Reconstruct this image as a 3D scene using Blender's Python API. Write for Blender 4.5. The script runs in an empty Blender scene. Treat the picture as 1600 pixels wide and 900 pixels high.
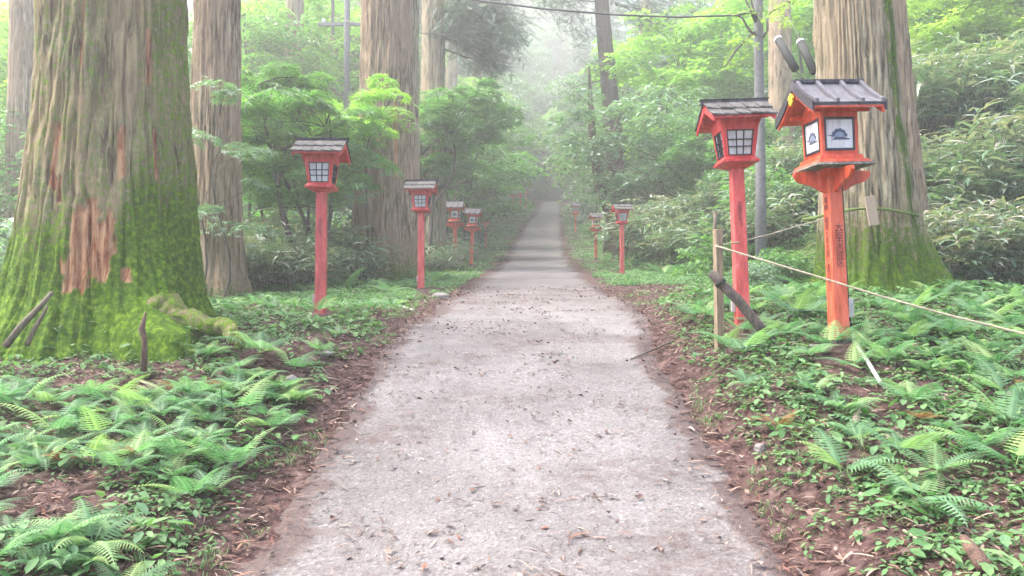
import bpy, math
import numpy as np
from mathutils import Vector, Matrix
R = math.radians
rng = np.random.default_rng(11)
sc = bpy.context.scene
col = sc.collection

# ------------------------------------------------------------------ camera, sky, sun, exposure
F = 1230.0; HOR = 480.0
PITCH = math.atan((HOR - 450) / F)
cam_d = bpy.data.cameras.new('camera'); cam = bpy.data.objects.new('camera', cam_d); col.objects.link(cam)
cam.location = (0, 0, 1.5); cam.rotation_euler = (math.pi / 2 + PITCH, 0, 0)
cam_d.sensor_width = 36; cam_d.lens = F / 1600 * 36
cam_d.clip_start = 0.05; cam_d.clip_end = 2000
sc.camera = cam

SUN_EL, SUN_AZ = 60, 280
w = bpy.data.worlds.new('World'); sc.world = w; w.use_nodes = True
nt = w.node_tree
sky = nt.nodes.new('ShaderNodeTexSky'); sky.sky_type = 'NISHITA'; sky.sun_disc = False
sky.sun_elevation = R(SUN_EL); sky.sun_rotation = R(SUN_AZ)
sky.air_density = 0.6; sky.dust_density = 5.0; sky.ozone_density = 0.3
nt.links.new(sky.outputs[0], nt.nodes['Background'].inputs[0])
nt.nodes['Background'].inputs[1].default_value = 0.15
sl = bpy.data.lights.new('sun', 'SUN'); sl.energy = 1.4; sl.angle = R(50); sl.color = (1.0, 0.95, 0.87)
sun = bpy.data.objects.new('sun', sl); col.objects.link(sun)
sun.rotation_euler = (R(90 - SUN_EL), 0, R(180 - SUN_AZ))
sc.view_settings.view_transform = 'Standard'; sc.view_settings.look = 'None'
sc.view_settings.exposure = 2.52; sc.view_settings.gamma = 1.0
sc.view_settings.use_curve_mapping = False
cy = sc.cycles
cy.use_denoising = True
cy.max_bounces = 8; cy.diffuse_bounces = 3; cy.glossy_bounces = 2; cy.transmission_bounces = 3
cy.transparent_max_bounces = 4; cy.volume_bounces = 4; cy.sample_clamp_indirect = 4.0
cy.use_adaptive_sampling = True; cy.adaptive_threshold = 0.03

# ------------------------------------------------------------------ numpy noise
def _h(i, j, k, s):
    n = (i * 374761393 + j * 668265263 + k * 2147483647 + s * 974634777) & 0xffffffff
    n = ((n ^ (n >> 13)) * 1274126177) & 0xffffffff
    return ((n ^ (n >> 16)) & 0xffff) / 65535.0
def vn(p, seed=0):
    p = np.asarray(p, float); f = np.floor(p).astype(np.int64); t = p - f; t = t * t * (3 - 2 * t)
    o = 0
    for a in (0, 1):
        for b in (0, 1):
            for c in (0, 1):
                wgt = (t[..., 0] if a else 1 - t[..., 0]) * (t[..., 1] if b else 1 - t[..., 1]) * (t[..., 2] if c else 1 - t[..., 2])
                o = o + wgt * _h(f[..., 0] + a, f[..., 1] + b, f[..., 2] + c, seed)
    return o
def fbm(x, y, z=0.0, sc_=1.0, oc=3, seed=0):
    x, y = np.broadcast_arrays(np.asarray(x, float), np.asarray(y, float)); z = np.broadcast_to(np.asarray(z, float), x.shape)
    o = 0; a = 0.5; s = sc_; tot = 0
    for k in range(oc):
        o = o + a * vn(np.stack([x * s, y * s, z * s], -1), seed + k); tot += a; a *= .5; s *= 2.03
    return o / tot
def sm(x): x = np.clip(x, 0, 1); return x * x * (3 - 2 * x)

# ------------------------------------------------------------------ terrain
TAB = [(900, 395, 1215, 4.1), (800, 455, 1150, 4.8), (700, 520, 1090, 5.7), (600, 590, 1042, 7.1), (550, 615, 1025, 8.0),
       (500, 650, 1008, 9.6), (470, 698, 975, 12), (450, 735, 935, 15), (420, 777, 903, 25), (400, 792, 887, 34),
       (380, 804, 881, 42), (350, 822, 877, 56), (325, 843, 876, 72), (315, 848, 879, 80)]
ry, rx, rw, rz = [-20, 0], [-.1, .0], [1.36, 1.36], [-.75, -.35]
for (py, l, r, d) in TAB:
    yy = d * (math.cos(PITCH) - (450 - py) / F * math.sin(PITCH)); zz = 1.5 + d * (math.sin(PITCH) + (450 - py) / F * math.cos(PITCH))
    ry.append(yy); rx.append(((l + r) / 2 - 800) / F * d); rw.append((r - l) / 2 / F * d * (1.03 if d < 10 else .93 if d > 24 else 1)); rz.append(zz)
ry += [90, 105, 120, 260]; rx += [8.5, 20, 40, 160]; rw += [1.2, 1.3, 1.3, 1.3]; rz += [13.5, 15.2, 17, 30]
_g = np.arange(-20, 260, .2)
def _sm(v):
    a = np.interp(_g, ry, v)
    for k in (5, 5):
        a = np.convolve(np.pad(a, k, mode='edge'), np.ones(2 * k + 1) / (2 * k + 1), 'valid')
    return a
_rx, _rw, _rz = _sm(rx), _sm(rw), _sm(rz)
def road(y): return np.interp(y, _g, _rx), np.interp(y, _g, _rw), np.interp(y, _g, _rz)
def H(x, y, bumps=True):
    x, y = np.broadcast_arrays(np.asarray(x, float), np.asarray(y, float))
    xc, hw, z = road(y)
    t = np.abs(x - xc) - hw; left = x < xc
    tp = np.maximum(t, 0)
    nl = .2 * sm(tp / .9) * (1 - sm((y - 8.5) / 3)) - .08 * sm(tp / 2) * sm((y - 14) / 3) * (1 - sm((y - 40) / 10))
    fl = sm((y - 22) / 14) * np.minimum(np.maximum(tp - 2.0, 0) * .62, 9 + .1 * tp)
    nr = .30 * sm(tp / .7) * (1 - sm((y - 9.5) / 2.5)) + .05 * sm(tp / 2)
    fr = sm((y - 13.5) / 5) * np.minimum(np.maximum(tp - 1.5 - 1.5 * (1 - sm((y - 17) / 6)), 0) * .62, 3.2 + 5 * sm((y - 26) / 12) + .05 * tp)
    h = z + np.where(left, nl + fl, nr + fr)
    h = h + sm((y - 95) / 60) * 18
    if bumps:
        m = sm((t - .02) / .5)
        h = h + m * ((fbm(x, y, 0, 1.3, 3, 5) - .5) * .16 + (fbm(x, y, 0, 9, 2, 9) - .5) * .035)
    return h
def P(px, py, d):
    v = (450 - py) / F
    return Vector(((px - 800) / F * d, d * (math.cos(PITCH) - v * math.sin(PITCH)), 1.5 + d * (math.sin(PITCH) + v * math.cos(PITCH))))
def hit(px, py, d0=3.0):
    ds = np.concatenate([np.arange(d0, 20, .05), np.arange(20, 110, .2)])
    for d in ds:
        p = P(px, py, d)
        if p.z <= float(H(p.x, p.y)): return p, d
    return P(px, py, 60), 60
def G(px, d):
    p = P(px, 480, d); p.z = float(H(p.x, p.y)); return p

# ------------------------------------------------------------------ mesh helpers
def tag(o, label=None, cat=None, group=None, kind=None):
    if label: o['label'] = label
    if cat: o['category'] = cat
    if group: o['group'] = group
    if kind: o['kind'] = kind
    return o
def empty(name, loc=(0, 0, 0), rz=0.0, label=None, cat=None, group=None, rot=None):
    o = bpy.data.objects.new(name, None); col.objects.link(o); o.empty_display_size = .1
    o.location = loc; o.rotation_euler = rot if rot else (0, 0, rz)
    return tag(o, label, cat, group)
def np_mesh(name, V, faces, smooth=False, attrs=None):
    """faces: list of int arrays (n,k)"""
    me = bpy.data.meshes.new(name)
    V = np.asarray(V, np.float32); faces = [np.asarray(f, np.int32) for f in faces if len(f)]
    me.vertices.add(len(V)); me.vertices.foreach_set('co', V.ravel())
    nl = sum(f.size for f in faces); npol = sum(len(f) for f in faces)
    me.loops.add(nl); me.polygons.add(npol)
    me.loops.foreach_set('vertex_index', np.concatenate([f.ravel() for f in faces]))
    st = []; c = 0
    for f in faces:
        st.append(c + np.arange(len(f)) * f.shape[1]); c += f.size
    me.polygons.foreach_set('loop_start', np.concatenate(st).astype(np.int32))
    me.polygons.foreach_set('use_smooth', np.full(npol, smooth))
    for k, v in (attrs or {}).items():
        a = me.attributes.new(k, 'FLOAT', 'POINT'); a.data.foreach_set('value', np.asarray(v, np.float32))
    me.update(calc_edges=True)
    return me
def ob(name, me, mat=None, parent=None, loc=None):
    o = bpy.data.objects.new(name, me); col.objects.link(o)
    if mat and not me.materials: me.materials.append(mat)
    if parent: o.parent = parent
    if loc is not None: o.location = loc
    return o
class MB:
    def __init__(s): s.v = []; s.f = {3: [], 4: []}; s.n = 0; s.ng = []; s.a = []
    def add(s, V, faces, a=0.0):
        V = np.asarray(V, float); s.v.append(V); s.a.append(np.full(len(V), a))
        for f in faces:
            if len(f) in s.f: s.f[len(f)].append([i + s.n for i in f])
            else: s.ng.append([i + s.n for i in f])
        s.n += len(V); return s
    def hexa(s, P8): return s.add(P8, [(0, 3, 2, 1), (4, 5, 6, 7), (0, 1, 5, 4), (1, 2, 6, 5), (2, 3, 7, 6), (3, 0, 4, 7)])
    def box(s, x0, x1, y0, y1, z0, z1):
        return s.hexa([(x0, y0, z0), (x1, y0, z0), (x1, y1, z0), (x0, y1, z0), (x0, y0, z1), (x1, y0, z1), (x1, y1, z1), (x0, y1, z1)])
    def frus(s, a0, z0, a1, z1, b0=None, b1=None):
        b0 = a0 if b0 is None else b0; b1 = a1 if b1 is None else b1
        return s.hexa([(-a0, -b0, z0), (a0, -b0, z0), (a0, b0, z0), (-a0, b0, z0), (-a1, -b1, z1), (a1, -b1, z1), (a1, b1, z1), (-a1, b1, z1)])
    def tube(s, pts, rad, n=6, cap=True, a=0.0):
        pts = [Vector(p) for p in pts]; m = len(pts)
        if not hasattr(rad, '__len__'): rad = [rad] * m
        V = []; up = Vector((0, 0, 1))
        T0 = (pts[1] - pts[0]).normalized()
        ref = up if abs(T0.z) < .9 else Vector((1, 0, 0))
        U = T0.cross(ref).normalized()
        for i, p in enumerate(pts):
            T = (pts[min(i + 1, m - 1)] - pts[max(i - 1, 0)]).normalized()
            U = (U - T * U.dot(T)).normalized(); W = T.cross(U)
            for k in range(n):
                an = 2 * math.pi * k / n
                V.append(p + (U * math.cos(an) + W * math.sin(an)) * rad[i])
        fs = []
        for i in range(m - 1):
            for k in range(n):
                fs.append((i * n + k, i * n + (k + 1) % n, (i + 1) * n + (k + 1) % n, (i + 1) * n + k))
        if cap: fs += [tuple(range(n - 1, -1, -1)), tuple((m - 1) * n + k for k in range(n))]
        return s.add([tuple(v) for v in V], fs, a)
    def mesh(s, name, smooth=False):
        V = np.concatenate(s.v); fs = [np.array(s.f[k]) for k in (3, 4) if s.f[k]]
        for g in s.ng: fs.append(np.array([g]))
        return np_mesh(name, V, fs, smooth, {'rnd': np.concatenate(s.a)})
    def build(s, name, mat, parent=None, bevel=0, smooth=False, loc=None):
        o = ob(name, s.mesh(name, smooth), mat, parent, loc)
        if bevel:
            b = o.modifiers.new('bevel', 'BEVEL'); b.width = bevel; b.segments = 2; b.limit_method = 'ANGLE'
        return o
def rot_from(nrm, dirv):
    """rows: matrices whose columns are x=dir, y, z=normal; vectorised"""
    n = nrm / np.linalg.norm(nrm, axis=1, keepdims=True)
    d = dirv - (dirv * n).sum(1, keepdims=True) * n; d /= np.linalg.norm(d, axis=1, keepdims=True) + 1e-9
    return np.stack([d, np.cross(n, d), n], 2)
def scatter(tv, tf, M, loc, s, rnd=None):
    """template verts (k,3), faces list of arrays, returns V,faces,rnd"""
    N = len(loc); k = len(tv); s = np.broadcast_to(s, (N,))
    V = np.einsum('nij,kj->nki', M, tv) * s[:, None, None] + loc[:, None, :]
    fs = [(f[None] + (np.arange(N) * k)[:, None, None]).reshape(-1, f.shape[1]) for f in tf]
    if rnd is None: rnd = rng.random(N)
    return V.reshape(-1, 3), fs, np.repeat(rnd, k)
def join(parts):
    V = []; F3 = {}; A = []; n = 0
    for v, fs, a in parts:
        V.append(v); A.append(a)
        for f in fs: F3.setdefault(f.shape[1], []).append(f + n)
        n += len(v)
    return np.concatenate(V), [np.concatenate(x) for x in F3.values()], np.concatenate(A)
def copy_tree(o, parent=None):
    c = o.copy(); col.objects.link(c)
    if parent: c.parent = parent
    for ch in list(o.children): copy_tree(ch, c)
    return c

# leaf templates
L_OVAL = (np.array([(0, 0, 0), (.3, .24, .05), (1, 0, -.08), (.3, -.24, .05), (.72, .2, -.0), (.72, -.2, -.0), (.45, 0, 0)], float),
          [np.array([(0, 6, 1), (0, 3, 6)]), np.array([(1, 6, 2, 4), (3, 5, 2, 6)])])
L_DIA = (np.array([(0, 0, 0), (.45, .3, .06), (1, 0, -.05), (.45, -.3, .06)], float), [np.array([(0, 2, 1), (0, 3, 2)])])
L_LANC = (np.array([(0, 0, 0), (.3, .085, .04), (.3, -.085, .04), (.33, 0, .02), (.7, .06, -.1), (.7, -.06, -.1), (.7, 0, -.12), (1, 0, -.34)], float),
          [np.array([(0, 3, 1), (0, 2, 3), (4, 6, 7), (6, 5, 7)]), np.array([(1, 3, 6, 4), (3, 2, 5, 6)])])
def star(n=5, inner=.32):
    v = [(0, 0, 0.02)]; f = []
    m = 0
    for i in range(n):
        a = (i - (n - 1) / 2) * R(52); l = 1 - .14 * abs(i - (n - 1) / 2)
        v += [(math.cos(a - .3) * inner, math.sin(a - .3) * inner, .02), (math.cos(a) * l, math.sin(a) * l, -.1), (math.cos(a + .3) * inner, math.sin(a + .3) * inner, .02)]
        b = 1 + 3 * i; f += [(0, b, b + 1), (0, b + 1, b + 2)]
    return np.array(v, float), [np.array(f)]
L_STAR = star()
def twig_needles():
    v = []; f = []
    for i in range(7):
        x = i / 7
        for s_ in (-1, 1):
            b = len(v); L = .26 * (1 - .5 * x)
            v += [(x, -.015, 0), (x + .05, .015, 0), (x + L * .9, s_ * L, -.06)]
            f.append((b, b + 1, b + 2))
    b = len(v); v += [(0, -.02, 0), (0, .02, 0), (1.1, 0, -.12)]; f.append((b, b + 1, b + 2))
    return np.array(v, float), [np.array(f)]
L_NEED = twig_needles()

# ------------------------------------------------------------------ materials
def mat(name):
    m = bpy.data.materials.new(name); m.use_nodes = True; return m, m.node_tree, m.node_tree.nodes['Principled BSDF']
def N(nt, t, **kw):
    n = nt.nodes.new(t)
    for k, v in kw.items(): setattr(n, k, v)
    return n
def noise(nt, scale, detail=4, coord=None, rough=.55, dist=0):
    n = N(nt, 'ShaderNodeTexNoise'); n.inputs['Scale'].default_value = scale; n.inputs['Detail'].default_value = detail
    n.inputs['Roughness'].default_value = rough; n.inputs['Distortion'].default_value = dist
    if coord: nt.links.new(coord, n.inputs['Vector'])
    return n
def ramp(nt, fac, stops):
    r = N(nt, 'ShaderNodeValToRGB'); e = r.color_ramp.elements
    while len(e) < len(stops): e.new(.5)
    for i, (p, c) in enumerate(stops):
        e[i].position = p; e[i].color = (*c, 1) if len(c) == 3 else c
    nt.links.new(fac, r.inputs[0]); return r
def mixc(nt, fac, a, b):
    m = N(nt, 'ShaderNodeMix', data_type='RGBA')
    if isinstance(fac, (int, float)): m.inputs[0].default_value = fac
    else: nt.links.new(fac, m.inputs[0])
    for v, i in ((a, 6), (b, 7)):
        if isinstance(v, tuple): m.inputs[i].default_value = (*v, 1)
        else: nt.links.new(v, m.inputs[i])
    return m.outputs[2]
def math_(nt, op, a, b=None, clamp=False):
    m = N(nt, 'ShaderNodeMath', operation=op); m.use_clamp = clamp
    for v, i in ((a, 0), (b, 1)):
        if v is None: continue
        if isinstance(v, (int, float)): m.inputs[i].default_value = v
        else: nt.links.new(v, m.inputs[i])
    return m.outputs[0]
def bump(nt, b, h, strength=.5, dist=.02):
    n = N(nt, 'ShaderNodeBump'); n.inputs['Strength'].default_value = strength; n.inputs['Distance'].default_value = dist
    nt.links.new(h, n.inputs['Height']); nt.links.new(n.outputs[0], b.inputs['Normal'])
def ocoord(nt, scale=(1, 1, 1)):
    tc = N(nt, 'ShaderNodeTexCoord'); mp = N(nt, 'ShaderNodeMapping'); mp.inputs['Scale'].default_value = scale
    nt.links.new(tc.outputs['Object'], mp.inputs[0]); return mp.outputs[0]
def leafmat(name, cs, rough=.5, trans=.3, tcol=None, spec=.5):
    m, nt, b = mat(name)
    at = N(nt, 'ShaderNodeAttribute', attribute_name='rnd'); oi = N(nt, 'ShaderNodeObjectInfo')
    f = math_(nt, 'ADD', math_(nt, 'MULTIPLY', at.outputs['Fac'], .75), math_(nt, 'MULTIPLY', oi.outputs['Random'], .25))
    r = ramp(nt, f, [(i / (len(cs) - 1), c) for i, c in enumerate(cs)])
    nt.links.new(r.outputs[0], b.inputs['Base Color']); b.inputs['Roughness'].default_value = rough
    b.inputs['Specular IOR Level'].default_value = spec
    if trans:
        t = N(nt, 'ShaderNodeBsdfTranslucent'); g = N(nt, 'ShaderNodeMix', data_type='RGBA'); g.blend_type = 'MULTIPLY'; g.inputs[0].default_value = 1
        nt.links.new(r.outputs[0], g.inputs[6]); g.inputs[7].default_value = (*(tcol or (1.5, 1.7, .7)), 1)
        nt.links.new(g.outputs[2], t.inputs[0]); ms = N(nt, 'ShaderNodeMixShader'); ms.inputs[0].default_value = trans
        nt.links.new(b.outputs[0], ms.inputs[1]); nt.links.new(t.outputs[0], ms.inputs[2])
        nt.links.new(ms.outputs[0], nt.nodes['Material Output'].inputs[0])
    return m
M = {}
M['fern'] = leafmat('fern_leaf', [(.06, .14, .06), (.11, .23, .11), (.17, .31, .17), (.27, .38, .14), (.12, .25, .125)], .6, .4, (1.15, 1.5, .95), spec=.35)
M['fern_dry'] = leafmat('fern_dry', [(.16, .09, .035), (.24, .15, .05), (.22, .17, .06)], .7, .3, (1.2, 1, .7))
M['cover'] = leafmat('cover_leaf', [(.03, .08, .03), (.06, .16, .05), (.1, .22, .08), (.17, .29, .12), (.09, .2, .1), (.3, .28, .08)], .6, .35, (1.25, 1.5, .85), spec=.35)
M['maple'] = leafmat('maple_leaf', [(.05, .13, .06), (.08, .19, .08), (.11, .24, .08), (.17, .31, .08)], .4, .45)
M['maple_bright'] = leafmat('bright_leaf', [(.15, .3, .07), (.22, .4, .09), (.33, .5, .11)], .45, .5)
M['silver'] = leafmat('silvery_leaf', [(.09, .18, .11), (.14, .25, .16), (.2, .32, .22)], .32, .3, spec=.8)
M['dark'] = leafmat('dark_leaf', [(.03, .075, .045), (.05, .11, .065), (.07, .14, .075)], .5, .15)
M['conifer'] = leafmat('conifer_needles', [(.04, .1, .06), (.07, .15, .09), (.11, .2, .12)], .5, .2)
M['sasa'] = leafmat('bamboo_leaf', [(.07, .15, .08), (.12, .22, .13), (.19, .27, .2), (.27, .29, .23), (.36, .31, .27)], .33, .25, spec=.7)
M['yellow'] = leafmat('yellow_leaf', [(.16, .28, .06), (.26, .38, .08), (.34, .44, .12)], .5, .5)
M['litter'] = leafmat('litter', [(.035, .018, .016), (.07, .035, .03), (.13, .07, .05), (.05, .025, .022), (.3, .23, .19), (.15, .055, .03), (.08, .04, .035)], .8, 0)

def woodmat(name, cols, scale=(12, 12, 1), rough=.8, bs=.4):
    m, nt, b = mat(name); c = ocoord(nt, scale); n = noise(nt, 4, 5, c, .6)
    r = ramp(nt, n.outputs[0], [(.3 + .4 * i / (len(cols) - 1), c_) for i, c_ in enumerate(cols)])
    nt.links.new(r.outputs[0], b.inputs['Base Color']); b.inputs['Roughness'].default_value = rough
    bump(nt, b, n.outputs[0], bs, .01); return m
M['twig'] = woodmat('dark_branch', [(.025, .02, .018), (.06, .05, .042), (.1, .085, .07)])
M['log'] = woodmat('weathered_log', [(.04, .03, .02), (.1, .08, .055), (.17, .14, .1)], (20, 20, 3))
M['darklog'] = woodmat('dark_wet_wood', [(.025, .02, .018), (.08, .062, .052), (.16, .13, .105)], (20, 20, 3))
M['post_wood'] = woodmat('pale_post_wood', [(.13, .09, .055), (.25, .185, .12), (.35, .27, .18)], (30, 30, 2))
M['palewood'] = woodmat('pale_stick', [(.2, .15, .1), (.34, .27, .2), (.46, .39, .3)], (20, 20, 20))
M['stump'] = woodmat('red_brown_stump', [(.04, .02, .015), (.1, .055, .04), (.18, .11, .08)], (30, 30, 3))

def bark(name, c_lo, c_mid, c_hi, mossc=(.11, .17, .025), mossb=(.2, .27, .04)):
    m, nt, b = mat(name)
    c = ocoord(nt, (9, 9, .9)); n = noise(nt, 2.2, 7, c, .68, .4)
    c2 = ocoord(nt, (1, 1, .6)); n2 = noise(nt, 1.6, 4, c2); c3 = ocoord(nt); n3 = noise(nt, 17, 6, c3, .7)
    r = ramp(nt, n.outputs[0], [(.38, c_lo), (.47, c_mid), (.62, c_hi)])
    tint = mixc(nt, ramp(nt, n2.outputs[0], [(.4, (0, 0, 0)), (.62, (.75, .75, .75))]).outputs[0], r.outputs[0], (c_hi[0] * .85, c_hi[1] * .74, c_hi[2] * .7))
    mo = N(nt, 'ShaderNodeAttribute', attribute_name='moss'); pe = N(nt, 'ShaderNodeAttribute', attribute_name='peel')
    mcol = ramp(nt, n3.outputs[0], [(.32, (mossc[0] * .45, mossc[1] * .5, mossc[2] * .6)), (.5, mossc), (.68, mossb)])
    thr = math_(nt, 'ADD', math_(nt, 'MULTIPLY', n3.outputs[0], .75), math_(nt, 'MULTIPLY', n.outputs[0], .75))
    mf = math_(nt, 'MULTIPLY', math_(nt, 'SUBTRACT', math_(nt, 'ADD', mo.outputs['Fac'], thr), 1.2), 5, True)
    pcol = ramp(nt, n.outputs[0], [(.36, (.12, .035, .018)), (.46, (.34, .14, .07)), (.58, (.5, .30, .17))])
    c1 = mixc(nt, mf, tint, mcol.outputs[0])
    c4 = mixc(nt, pe.outputs['Fac'], c1, pcol.outputs[0])
    nt.links.new(c4, b.inputs['Base Color']); b.inputs['Roughness'].default_value = .9; b.inputs['Specular IOR Level'].default_value = .2
    hh = math_(nt, 'ADD', n.outputs[0], math_(nt, 'MULTIPLY', n3.outputs[0], .5))
    bump(nt, b, hh, .9, .05); return m
M['bark_mossy'] = bark('mossy_cedar_bark', (.035, .025, .015), (.21, .175, .10), (.40, .355, .22), (.065, .14, .006), (.19, .31, .02))
M['bark_red'] = bark('red_cedar_bark', (.03, .02, .013), (.17, .13, .085), (.40, .33, .235), (.05, .10, .01), (.12, .18, .02))
M['bark_dark'] = bark('dark_cedar_bark', (.012, .009, .007), (.045, .035, .028), (.09, .075, .06))
M['bark_grey'] = bark('grey_cedar_bark', (.04, .033, .023), (.20, .175, .115), (.40, .36, .255), (.05, .105, .008), (.12, .2, .015))

def paint(name, base, dirt=(.3, .1, .07), worn=(.42, .35, .3), amount=.5, rough=.5):
    m, nt, b = mat(name); c = ocoord(nt, (2.5, 2.5, .5)); n = noise(nt, 6, 6, c, .65); n2 = noise(nt, 45, 4, ocoord(nt, (1, 1, .35)), .6)
    lighter = tuple(min(1, x * 1.12 + .05) for x in base); dk = tuple(x * .62 for x in base)
    r = ramp(nt, n.outputs[0], [(.33, dk), (.5, base), (.66, lighter)])
    f = math_(nt, 'MULTIPLY', math_(nt, 'SUBTRACT', math_(nt, 'ADD', math_(nt, 'MULTIPLY', n.outputs[0], .5), n2.outputs[0]), 1.02 - .1 * amount), 12, True)
    c1 = mixc(nt, math_(nt, 'MULTIPLY', f, .8), r.outputs[0], worn)
    nt.links.new(c1, b.inputs['Base Color']); b.inputs['Roughness'].default_value = rough
    bump(nt, b, n2.outputs[0], .12, .004); return m
M['pink'] = paint('faded_red_paint', (.56, .04, .042), amount=1.3, worn=(.5, .2, .17))
M['pinkpost'] = paint('faded_pink_red_paint', (.58, .085, .08), amount=1.3, worn=(.6, .3, .26))
M['orange'] = paint('vermilion_paint', (.6, .065, .018), amount=1.1, worn=(.33, .12, .07))
M['orange_post'] = paint('faded_vermilion_paint', (.62, .11, .05), amount=1.2, worn=(.45, .2, .13))
M['paper'] = paint('white_paper', (.66, .67, .68), amount=-1, rough=.6)
def flat(name, c, rough=.6, metal=0):
    m, nt, b = mat(name); n = noise(nt, 12, 4, ocoord(nt))
    r = ramp(nt, n.outputs[0], [(.3, tuple(x * .75 for x in c)), (.7, tuple(min(1, x * 1.2) for x in c))])
    nt.links.new(r.outputs[0], b.inputs['Base Color']); b.inputs['Roughness'].default_value = rough; b.inputs['Metallic'].default_value = metal; return m
M['black'] = flat('black_lacquer', (.02, .02, .028), .5)
M['ink'] = flat('black_ink', (.12, .035, .035), .8)
M['crest'] = flat('slate_blue_print', (.09, .11, .17), .7)
M['crest_pale'] = flat('pale_blue_print', (.26, .31, .42), .7)
M['gold'] = flat('gold_fitting', (.75, .55, .04), .4)
M['white_plastic'] = flat('white_plastic', (.42, .4, .39), .5)
M['rubber'] = flat('black_rubber', (.009, .013, .013), .8)
M['steel'] = flat('pale_cap', (.6, .62, .66), .4)
M['rope'] = flat('straw_rope', (.38, .33, .24), .9)
M['rope_moss'] = flat('mossy_rope', (.1, .15, .03), .95)
M['stone'] = flat('pale_stone', (.2, .19, .175), .85)
M['cable'] = flat('black_cable', (.05, .055, .06), .6)
M['pole'] = flat('grey_pole', (.15, .155, .16), .7)
def shingle(name, c0, c1, c2, moss=.15):
    m, nt, b = mat(name); n = noise(nt, 7, 6, ocoord(nt, (3, 1, 1)), .65); n2 = noise(nt, 30, 4, ocoord(nt), .6)
    r = ramp(nt, n.outputs[0], [(.3, c0), (.5, c1), (.7, c2)])
    c = mixc(nt, ramp(nt, n2.outputs[0], [(.58, (0, 0, 0)), (.7, (moss * 3,) * 3)]).outputs[0], r.outputs[0], (.12, .14, .05))
    nt.links.new(c, b.inputs['Base Color']); b.inputs['Roughness'].default_value = .85; b.inputs['Specular IOR Level'].default_value = .25; bump(nt, b, n2.outputs[0], .3, .006); return m
M['shingle'] = shingle('weathered_shingle', (.04, .04, .04), (.085, .083, .082), (.15, .147, .145))
M['sheet'] = shingle('slate_grey_sheet', (.08, .08, .095), (.12, .12, .138), (.165, .165, .185), .05)
M['sheet_dark'] = shingle('dark_roof_edge', (.03, .03, .037), (.05, .05, .062), (.09, .09, .105), .2)
M['plate'] = shingle('lichen_grey_plate', (.05, .045, .04), (.12, .115, .10), (.28, .28, .25), .2)

# ground
def ground_mat():
    m, nt, b = mat('forest_floor'); c = ocoord(nt)
    n1 = noise(nt, .55, 4, c, .6); n2 = noise(nt, 9, 6, c, .7); n3 = noise(nt, 60, 4, c, .7)
    br = ramp(nt, n2.outputs[0], [(.32, (.022, .012, .011)), (.46, (.06, .033, .03)), (.58, (.11, .068, .062)), (.72, (.2, .15, .135))])
    gr = ramp(nt, n2.outputs[0], [(.35, (.035, .06, .02)), (.55, (.08, .13, .035)), (.7, (.15, .2, .06))])
    at = N(nt, 'ShaderNodeAttribute', attribute_name='green')
    f = math_(nt, 'MULTIPLY', math_(nt, 'SUBTRACT', math_(nt, 'ADD', at.outputs['Fac'], math_(nt, 'ADD', math_(nt, 'MULTIPLY', n2.outputs[0], .7), math_(nt, 'MULTIPLY', n3.outputs[0], .4))), .90), 4, True)
    nt.links.new(mixc(nt, f, br.outputs[0], gr.outputs[0]), b.inputs['Base Color']); b.inputs['Roughness'].default_value = .95; b.inputs['Specular IOR Level'].default_value = .2
    bump(nt, b, math_(nt, 'ADD', n2.outputs[0], math_(nt, 'MULTIPLY', n3.outputs[0], .4)), .8, .04); return m
M['ground'] = ground_mat()
def road_mat():
    m, nt, b = mat('worn_concrete_path'); c = ocoord(nt)
    n1 = noise(nt, 1.1, 6, ocoord(nt, (1, .8, 1)), .6, .3); n2 = noise(nt, 6.5, 7, ocoord(nt, (1, 1.3, 1)), .75); n3 = noise(nt, 90, 3, c, .7)
    v = N(nt, 'ShaderNodeTexVoronoi'); v.inputs['Scale'].default_value = 62; nt.links.new(c, v.inputs['Vector'])
    base = ramp(nt, n1.outputs[0], [(.3, (.098, .092, .092)), (.5, (.142, .135, .135)), (.7, (.18, .173, .173))])
    agg = ramp(nt, v.outputs['Color'], [(0, (.35, .34, .33)), (.3, (.82, .81, .8)), (.8, (1.1, 1.1, 1.1)), (1, (2.0, 2.0, 1.98))])
    mm = N(nt, 'ShaderNodeMix', data_type='RGBA'); mm.blend_type = 'MULTIPLY'; mm.inputs[0].default_value = .9
    nt.links.new(base.outputs[0], mm.inputs[6]); nt.links.new(agg.outputs[0], mm.inputs[7])
    at = N(nt, 'ShaderNodeAttribute', attribute_name='dirt')
    f = math_(nt, 'MULTIPLY', math_(nt, 'SUBTRACT', math_(nt, 'ADD', math_(nt, 'ADD', n2.outputs[0], at.outputs['Fac']), math_(nt, 'MULTIPLY', n3.outputs[0], .5)), .86), 3.2, True)
    dcol = ramp(nt, n3.outputs[0], [(.35, (.025, .015, .014)), (.6, (.08, .05, .046))])
    nt.links.new(mixc(nt, math_(nt, 'MULTIPLY', f, .9), mm.outputs[2], dcol.outputs[0]), b.inputs['Base Color'])
    b.inputs['Roughness'].default_value = .8
    bump(nt, b, math_(nt, 'ADD', math_(nt, 'MULTIPLY', v.outputs['Distance'], .6), n2.outputs[0]), .5, .012); return m
M['road'] = road_mat()

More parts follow.
